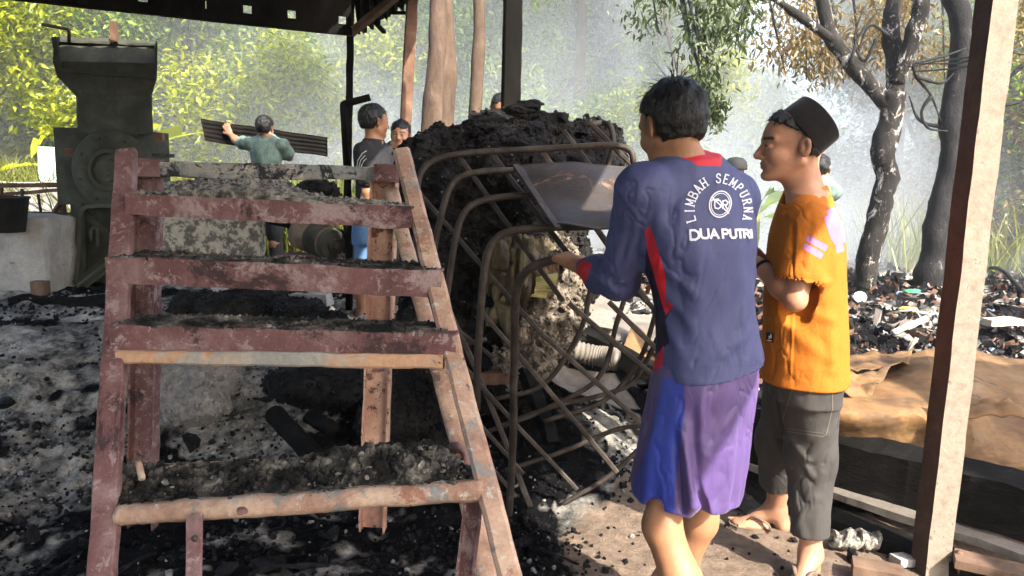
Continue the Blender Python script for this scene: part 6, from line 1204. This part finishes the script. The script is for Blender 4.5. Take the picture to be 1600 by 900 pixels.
# ---------------------------------------------------------------- right side: crumpled sheet, beams, planks
def crumpled():
    T = thing('crumpled_sheet', 'big crumpled rust-orange sheet lying across behind the leaning post', 'metal sheet', P(1450, 760, 3.3)); n1, n2 = 220, 110; top = [(1195, 590), (1260, 585), (1320, 575), (1400, 560), (1450, 545), (1490, 540), (1530, 545), (1570, 558), (1640, 566), (1700, 575)]; bot = [(1195, 650), (1260, 672), (1320, 690), (1400, 715), (1450, 728), (1490, 735), (1530, 748), (1570, 770), (1640, 800), (1700, 820)]
    V = []
    for i in range(n1):
        s_ = i / (n1 - 1) * (len(top) - 1); k = min(int(s_), len(top) - 2); f = s_ - k; tu = np.array(top[k]) * (1 - f) + np.array(top[k + 1]) * f; bu = np.array(bot[k]) * (1 - f) + np.array(bot[k + 1]) * f; S_ = i / (n1 - 1)
        for j in range(n2):
            t = j / (n2 - 1); uv = tu * (1 - t) + bu * t; Y = 3.95 - .75 * t - .35 * math.sin(t * math.pi) * 1.0; p = PY(uv[0], uv[1], Y); V.append(p)
    V = np.array(V); q = V * [1.0, 1.0, 2.2]; d = .12 * fbm(q, 1.3, 2, 31) + .13 * (.5 - np.abs(vn(q * [1.3, 1.3, 1.6] + .4 * fbm(q, 1.5, 2, 30)[:, None], 33))) + .05 * (.5 - np.abs(vn(V @ np.array([[3, 0, 4.5], [0, 3, 0], [-2.0, 0, 6.0]]), 35))) + .004 * fbm(V, 26, 2, 36); V = V + np.array([0, -1, .35]) * d[:, None]
    I = np.arange(n1 * n2).reshape(n1, n2); F = [tuple(int(x) for x in f) for f in np.stack([I[:-1, :-1].ravel(), I[:-1, 1:].ravel(), I[1:, 1:].ravel(), I[1:, :-1].ravel()], 1)]; o = obj('sheet', V, F, RUSTSH, T, True); md = o.modifiers.new('thickness', 'SOLIDIFY'); md.thickness = .006
    # a folded flap on the top at its left end
    for k, (a, b, c, d_) in enumerate([((1310, 560, 3.9), (1425, 553, 4.1), (1420, 572, 3.75), (1318, 585, 3.6)), ((1316, 590, 3.5), (1390, 580, 3.6), (1360, 625, 3.35), (1318, 622, 3.3)), ((1470, 620, 3.2), (1620, 640, 3.2), (1620, 662, 3.05), (1510, 655, 3.1))]):
        C = [P(*q) for q in (a, b, c, d_)]; V = []; n = 20
        for i in range(n):
            for j in range(n): s_, t = i / (n - 1), j / (n - 1); V.append((C[0] * (1 - s_) + C[1] * s_) * (1 - t) + (C[3] * (1 - s_) + C[2] * s_) * t)
        V = np.array(V); V[:, 2] += .05 * np.abs(fbm(V, 7, 3, 40 + k)); I = np.arange(n * n).reshape(n, n); F = [tuple(int(x) for x in f) for f in np.stack([I[:-1, :-1].ravel(), I[1:, :-1].ravel(), I[1:, 1:].ravel(), I[:-1, 1:].ravel()], 1)]; o = obj('flap', V, F, RUSTSH, T, True); md = o.modifiers.new('thickness', 'SOLIDIFY'); md.thickness = .005
crumpled()
plank('long black timber lying under the crumpled sheet', PZ(1130, 668, .20), PZ(1700, 815, .20), .22, .20, CHARW, 'black_timber', 'timber', jit=.006, seed=15, n=40)
plank('weathered grey plank with a sunlit edge running under the black timber', PZ(1120, 708, .09), PZ(1720, 905, .09), .085, .03, LIT, 'weathered_plank', 'plank', jit=.004, seed=16, n=40)
plank('black plank in shadow below the weathered plank', PZ(1280, 806, .03), PZ(1720, 962, .03), .13, .06, CHARW, 'black_plank', 'plank', jit=.004, seed=18, n=30)
sheet('metal_sheet', 'corrugated scrap catching light right of the post under the rusty sheet', [P(1500, 735, 3.25), P(1660, 800, 3.0), P(1660, 835, 2.9), P(1540, 790, 3.0)], LIT, .01, .008, 50, cfreq=6, seed=21)
_b = PZ(1335, 845, .04)
def rope_lump():
    T = thing('coiled_clinker', 'small pale ridged lump of melted plastic on the dirt beside the timber', 'lump', _b - [0, 0, .04])
    for i in range(8):
        a = -.075 + i * .021; rr = .034 * math.sqrt(max(.1, 1 - ((i - 3.5) / 4.6) ** 2)); pts = [_b + np.array([a + .012 * math.sin(t), rr * math.cos(t), rr * math.sin(t) * .9]) for t in np.linspace(0, 6.283, 15)]; V, F = sweep(pts, circ(.0125, 7), (0, 0, 1), cap=False, jit=.014, seed=i); obj('ridge', V, F, SPECK, T, False)
    V, F = lump_vf(.035, 3, 2); obj('core', V * [2, 1, .9] + _b, F, SPECK, T)
rope_lump()
def brick(name, label, u, v, sz, yaw, mat, cat, z=.04, seed=1): c = PZ(u, v, z); V, F = blockvf((0, 0, 0), sz, 3, .006, seed); R_ = np.array([[math.cos(yaw), -math.sin(yaw), 0], [math.sin(yaw), math.cos(yaw), 0], [0, 0, 1]]); return simple(name, label, cat, V @ R_.T + c, F, mat)
brick('wood_offcut', 'brown offcut lying in front of the near sandal', 1370, 895, (.17, .09, .05), -.35, WOODB, 'offcut', seed=3); brick('flat_stone', 'flat pale stone beside the foot of the leaning post', 1412, 875, (.08, .06, .03), .2, CONC, 'stone', .02, seed=5); brick('wood_offcut', 'split brown board end in the lower right corner', 1570, 890, (.30, .10, .03), -.5, WOODB, 'offcut', .09, seed=7); brick('flat_stone', 'pale thin slab in front of the grey plank', 1395, 853, (.16, .05, .02), -.1, CONC, 'stone', .02, seed=6)
def rubbish():
    r = np.random.default_rng(33); cols = [('burnt_scrap', CHAR, 9000, .03), ('grey_scrap', ASHM, 1500, .025)]
    def flake(i):
        q = np.random.default_rng(i); V = np.array([(-1, -.5, 0), (1, -.45, .1), (.9, .5, -.1), (-.9, .55, .1), (0, 0, .35), (-.3, .7, .2)]) * [1, .8, .8] + q.normal(0, .12, (6, 3)); return V, np.array([(0, 1, 4), (1, 2, 4), (2, 5, 4), (5, 3, 4), (3, 0, 4), (0, 3, 2), (0, 2, 1)])
    def pts(n, y0=3.7, y1=11): y = y0 + (y1 - y0) * r.random(n) ** 1.7; x = .8 + r.random(n) * (y * .95); return np.stack([x, y, ghn(x, y)], 1)
    def plain(nm, col, rg=.8): return rough_mat(nm, [(.3, tuple(c * .7 for c in col)), (.7, tuple(min(.85, c * 1.25) for c in col))], 12, rg, .4)
    mats = [('burnt_scraps', CHAR, 7000, .035), ('ash_scraps', ASHM, 500, .026), ('brown_scraps', plain('scrap_brown', (.10, .055, .035)), 3800, .032), ('pale_scraps', plain('scrap_pale', (.26, .23, .20)), 300, .026), ('pinkish_scraps', plain('scrap_pink', (.24, .15, .13)), 500, .026), ('bluish_scraps', plain('scrap_blue', (.15, .18, .23)), 350, .028)]
    T = thing('rubbish_field', 'wide spread of half-burnt rubbish behind the crumpled sheet and the trees', 'rubbish', [3, 4.5, .2]); T['kind'] = 'stuff'
    for i, (nm, m, n, s_) in enumerate(mats): p = pts(n); sz = s_ * (.25 + 1.1 * r.random(n) ** 2.2) * (.7 + p[:, 1] * .10); scatter(nm, p + np.array([0, 0, 1]) * sz[:, None] * .35, sz, m, T, 70 + i, shape=flake, protos=12)
    # single things one can tell apart
    def at_(u, v): 
        p = PZ(u, v, .3); 
        for _ in range(5): p = PZ(u, v, float(ghn(np.array([p[0]]), np.array([p[1]]))[0]))
        return p
    c = at_(1343, 470); V, F = lathe([(.001, 0), (.05, 0), (.06, .004), (.06, .012), (.05, .016), (.001, .014)], 20, c + [0, 0, .03], (-.3, -.8, .6)); simple('bottle_top', 'round pale lid lying tilted in the rubbish behind the orange sleeve', 'lid', V, F, plain('lid_pale_green', (.55, .65, .58), .5), True)
    c = at_(1425, 460); V, F = lump_vf(.07, 5, 2); simple('green_rag', 'small bright green rag in the rubbish left of the post', 'rag', V * [1.3, 1, .5] + c + [0, 0, .03], F, plain('rag_green', (.05, .25, .13)))
    c = at_(1420, 492); V, F = lump_vf(.075, 7, 2); simple('plastic_bag', 'crumpled yellow bag in the rubbish left of the post', 'bag', V * [1.1, .9, .7] + c + [0, 0, .04], F, plain('bag_yellow', (.60, .48, .12), .4), True)
    c = at_(1455, 447); V, F = lump_vf(.09, 9, 2); simple('plastic_bag', 'crumpled pale blue bag further back in the rubbish', 'bag', V * [1.5, .9, .5] + c + [0, 0, .03], F, plain('bag_blue', (.35, .42, .58), .4), True)
    V, F = sweep(lin(at_(1395, 530) + [0, 0, .05], at_(1445, 512) + [0, 0, .07], 8), circ(.022, 10), (0, 0, 1), scale=[1, 1, .9, 1.3, 1.3, 1, 1.2, 1.2]); simple('pipe_fitting', 'short grey-white plastic pipe lying in front of the yellow bag', 'pipe', V, F, plain('pipe_pale', (.50, .50, .46), .5), True)
    V, F = sweep(smoothpath([at_(1385, 500) + [0, 0, .05], at_(1405, 505) + [0, 0, .10], at_(1430, 505) + [0, 0, .09], at_(1443, 520) + [0, 0, .04]], 6), circ(.006, 6), (0, 0, 1)); simple('wire', 'pale wire looping over the rubbish left of the post', 'wire', V, F, plain('wire_pale', (.5, .45, .35)), True)
    c = at_(1565, 515); V, F = blockvf(c + [0, 0, .06], (.26, .14, .05), 3, .012, 4); simple('cardboard_box', 'flattened pale box in the rubbish at the right edge', 'box', V, F, plain('card_pale', (.42, .36, .28)))
    V, F = sweep(smoothpath([at_(1528, 424) + [0, 0, .02], at_(1560, 435) + [0, 0, .12], at_(1600, 465) + [0, 0, .05]], 6), circ(.025, 7), (0, 0, 1)); simple('fallen_branch', 'dark fallen branch arching over the rubbish right of the post', 'branch', V, F, BARK3, True)
    pr = [meshdata('scrap', *flake(i), [m for _, m, _, _ in mats][i % 6]) for i in range(12)]
    for i in range(130):
        p = pts(1, 3.7, 7)[0]; o = bpy.data.objects.new('scrap', pr[i % 12]); COL.objects.link(o); o.parent = T; k = .05 + .06 * r.random(); o.location = p - np.array([3, 4.5, .2]) + [0, 0, k * .3]; o.scale = (k, k * .7, k * .6); o.rotation_euler = tuple(r.random(3) * 6)
rubbish()
# ---------------------------------------------------------------- people
blue_man(); orange_man()
def others():
    gm = cloth_mat('grey_green_camouflage', (.10, .15, .13), vary=.45); bk = cloth_mat('black_cotton', (.012, .012, .014)); jn = cloth_mat('blue_denim', (.09, .18, .34), vary=.2); dk = cloth_mat('dark_trousers', (.02, .022, .025))
    # man carrying a sheet
    J = dict(neck=(416, 214, 0), shL=(393, 226, 0), shR=(442, 228, .0), elL=(372, 222, .12), wrL=(360, 210, .22), elR=(452, 246, .10), wrR=(440, 236, .32), hipL=(402, 300, 0), hipR=(430, 300, 0), knL=(402, 360, .0), knR=(430, 360, .05), anL=(402, 420, .0), anR=(432, 420, .1), ftL=(-.2, 1, 0), ftR=(.2, 1, 0))
    back_person('man in a grey-green shirt seen from behind carrying a dark metal sheet', (414, 201), 7.2, .96, (.15, 1, -.05), J, None, .9, gm, dk, SKD, hands=({'d': (-.5, .3, .8), 'n': (0, 1, 0), 'curl': .6, 'side': 1}, None), hseed=5)
    sheet('carried_sheet', 'dark corrugated sheet held across by the grey-green shirted man', [PY(313, 185, 7.5), PY(512, 215, 7.5), PY(512, 245, 7.45), PY(322, 221, 7.45)], WOODD, .03, .006, 46, .004, 5, cfreq=5)
    # man with black shirt seen from behind, and the one facing him
    J = dict(neck=(583, 222, 0), shL=(568, 238, -.08), shR=(600, 240, .14), elL=(574, 300, -.1), wrL=(578, 352, -.05), elR=(606, 305, .2), wrR=(604, 340, .3), hipL=(574, 350, -.02), hipR=(594, 350, .1), knL=(570, 420, 0), knR=(592, 420, .1), anL=(566, 494, -.05), anR=(590, 488, .1), ftL=(.6, .8, 0), ftR=(.7, .6, 0))
    T, J_, H_, g = back_person('man in a black t-shirt and blue shorts standing behind the stair frame, seen from behind', (585, 191), 4.95, .93, (.75, .62, 0), J, None, -.15, bk, jn, SK1, hseed=6, h=.007, hands=({'d': (0, 0, -1), 'n': (.5, .5, 0), 'curl': .4, 'side': 1}, None))
    bv = bvh_of(g); decal('printed_mark', stroke_quads([(558, 262), (560, 250), (566, 240), (572, 236)], 1.6) + stroke_quads([(561, 262), (564, 250), (570, 243)], 1.3) + stroke_quads([(564, 262), (568, 252), (572, 248)], 1.2), bv, cloth_mat('grey_print', (.35, .35, .35)), g, .004)
    J = dict(neck=(624, 226, 0), shL=(643, 240, 0), shR=(604, 240, .0), elL=(650, 290, 0), wrL=(648, 330, -.1), elR=(606, 295, 0), wrR=(612, 330, -.1), hipL=(636, 345, 0), hipR=(614, 345, 0), knL=(636, 410, 0), knR=(614, 410, 0), anL=(636, 480, 0), anR=(614, 480, 0), ftL=(.1, -1, 0), ftR=(-.1, -1, 0))
    def fringe(L):
        x, y, z = L[:, 0], np.abs(L[:, 1]), L[:, 2]; fr = x - (.10 + .0 * z); low = np.where(x > .03, .045 + .02 * np.cos(y * 60) - z, np.where(x > -.03, -.01 - z, -.05 - z)); return np.maximum(low, fr)
    T, J_, H_, g = back_person('man with a dark fringe facing the camera at the left edge of the heap', (626, 211), 5.5, .86, (-.05, -1, -.05), J, None, .9, bk, dk, SK2, hseed=7, h=.0065, st=fringe); eyes(H_, T)
    # two partly hidden behind the standing men
    J = dict(neck=(1150, 290, 0), shL=(1130, 305, 0), shR=(1170, 305, .0), elL=(1126, 350, 0), wrL=(1130, 380, .1), elR=(1174, 350, 0), wrR=(1170, 380, .1), hipL=(1140, 385, 0), hipR=(1162, 385, 0), knL=(1140, 430, 0), knR=(1162, 430, 0), anL=(1140, 480, 0), anR=(1162, 480, 0), ftL=(0, 1, 0), ftR=(0, 1, 0))
    T, J_, H_, g = back_person('person in a dark cap half hidden by the blue shoulder', (1148, 268), 7.0, .92, (-.2, 1, 0), J, None, .9, bk, dk, SKD, hr=False, h=.009)
    V, F = lathe([(.105, -.01), (.108, .0), (.108, .03), (.095, .07), (.06, .098), (.001, .108)], 20, H_(-.01, 0, .03), H_.u); obj('cap', V, F, bk, T, True)
    J = dict(neck=(1292, 280, 0), shL=(1312, 300, 0), shR=(1275, 300, .0), elL=(1310, 345, 0), wrL=(1285, 270, -.15), elR=(1270, 350, 0), wrR=(1270, 380, .1), hipL=(1300, 400, 0), hipR=(1280, 400, 0), knL=(1300, 450, 0), knR=(1280, 450, 0), anL=(1300, 500, 0), anR=(1280, 500, 0), ftL=(0, 1, 0), ftR=(0, 1, 0))
    J['elL'] = (1300, 300, -.2); J = {k_: ((v_[0] - 12, *v_[1:]) if not k_.startswith('ft') else v_) for k_, v_ in J.items()}
    back_person('dark-haired person with a raised hand half hidden behind the black cap', (1281, 264), 5.2, .80, (.5, .85, 0), J, None, .9, gm, dk, SK2, h=.008, hands=({'d': (-.1, 0, 1), 'n': (.6, .3, 0), 'curl': .4, 'side': 1}, None))
    J = dict(neck=(775, 185, 0), shL=(757, 200, 0), shR=(793, 200, .0), elL=(750, 235, 0), wrL=(755, 265, .1), elR=(796, 235, 0), wrR=(792, 265, .1), hipL=(765, 280, 0), hipR=(785, 280, 0), knL=(765, 330, 0), knR=(785, 330, 0), anL=(765, 390, 0), anR=(785, 390, 0), ftL=(0, -1, 0), ftR=(0, -1, 0))
    back_person('dark-haired person whose head just shows over the top of the heap', (781, 168), 6.0, .84, (.3, -1, -.5), J, None, .9, bk, dk, SKD, h=.009)
others()
# ---------------------------------------------------------------- smoky air
def haze():
    m = bpy.data.materials.new('thin_haze'); m.use_nodes = True; t = m.node_tree; t.nodes.clear(); o = nd(t, 'ShaderNodeOutputMaterial'); v = nd(t, 'ShaderNodeVolumePrincipled'); v.inputs['Color'].default_value = (.92, .95, 1, 1); v.inputs['Density'].default_value = .0012; v.inputs['Anisotropy'].default_value = .2
    t.links.new(v.outputs[0], o.inputs['Volume']); V, F = boxvf((0, 45, 6.0), (200, 170, 14.2)); h = obj('haze', V, F, m); h['kind'] = 'stuff'
    # the drifting smoke beyond the heap: uneven, thicker low down
    m = bpy.data.materials.new('drifting_smoke'); m.use_nodes = True; t = m.node_tree; t.nodes.clear(); o = nd(t, 'ShaderNodeOutputMaterial'); v = nd(t, 'ShaderNodeVolumePrincipled'); v.inputs['Color'].default_value = (.82, .90, 1, 1); v.inputs['Anisotropy'].default_value = -.3
    g = nd(t, 'ShaderNodeNewGeometry'); mp = nd(t, 'ShaderNodeMapping'); mp.inputs['Scale'].default_value = (1, .7, .45); t.links.new(g.outputs['Position'], mp.inputs[0]); n = nz(t, mp.outputs[0], .42, 2.5, .55, .8)
    r = nd(t, 'ShaderNodeMapRange'); r.inputs[1].default_value = .43; r.inputs[2].default_value = .62; r.inputs[3].default_value = .08; r.inputs[4].default_value = .30; t.links.new(n, r.inputs[0])
    sx = nd(t, 'ShaderNodeSeparateXYZ'); t.links.new(g.outputs['Position'], sx.inputs[0])
    e = nd(t, 'ShaderNodeMapRange'); e.inputs[1].default_value = 8.4; e.inputs[2].default_value = 11.0; t.links.new(sx.outputs['Y'], e.inputs[0])
    xl = nd(t, 'ShaderNodeMapRange'); xl.inputs[1].default_value = -5.5; xl.inputs[2].default_value = -.8; xl.inputs[3].default_value = .18; t.links.new(sx.outputs['X'], xl.inputs[0])
    zz = nd(t, 'ShaderNodeMapRange'); zz.inputs[1].default_value = .3; zz.inputs[2].default_value = 6.5; zz.inputs[3].default_value = 1.35; zz.inputs[4].default_value = .45; t.links.new(sx.outputs['Z'], zz.inputs[0])
    def mul(a, b): q = nd(t, 'ShaderNodeMath', operation='MULTIPLY'); t.links.new(a, q.inputs[0]); t.links.new(b, q.inputs[1]); return q.outputs[0]
    t.links.new(mul(mul(r.outputs[0], e.outputs[0]), mul(xl.outputs[0], zz.outputs[0])), v.inputs['Density']); t.links.new(v.outputs[0], o.inputs['Volume'])
    V, F = boxvf((1, 13.0, 3.9), (24, 11.6, 8.0)); h = obj('smoke', V, F, m); h['kind'] = 'stuff'
    sc.cycles.volume_step_rate = 4.0; sc.cycles.volume_max_steps = 32
haze()
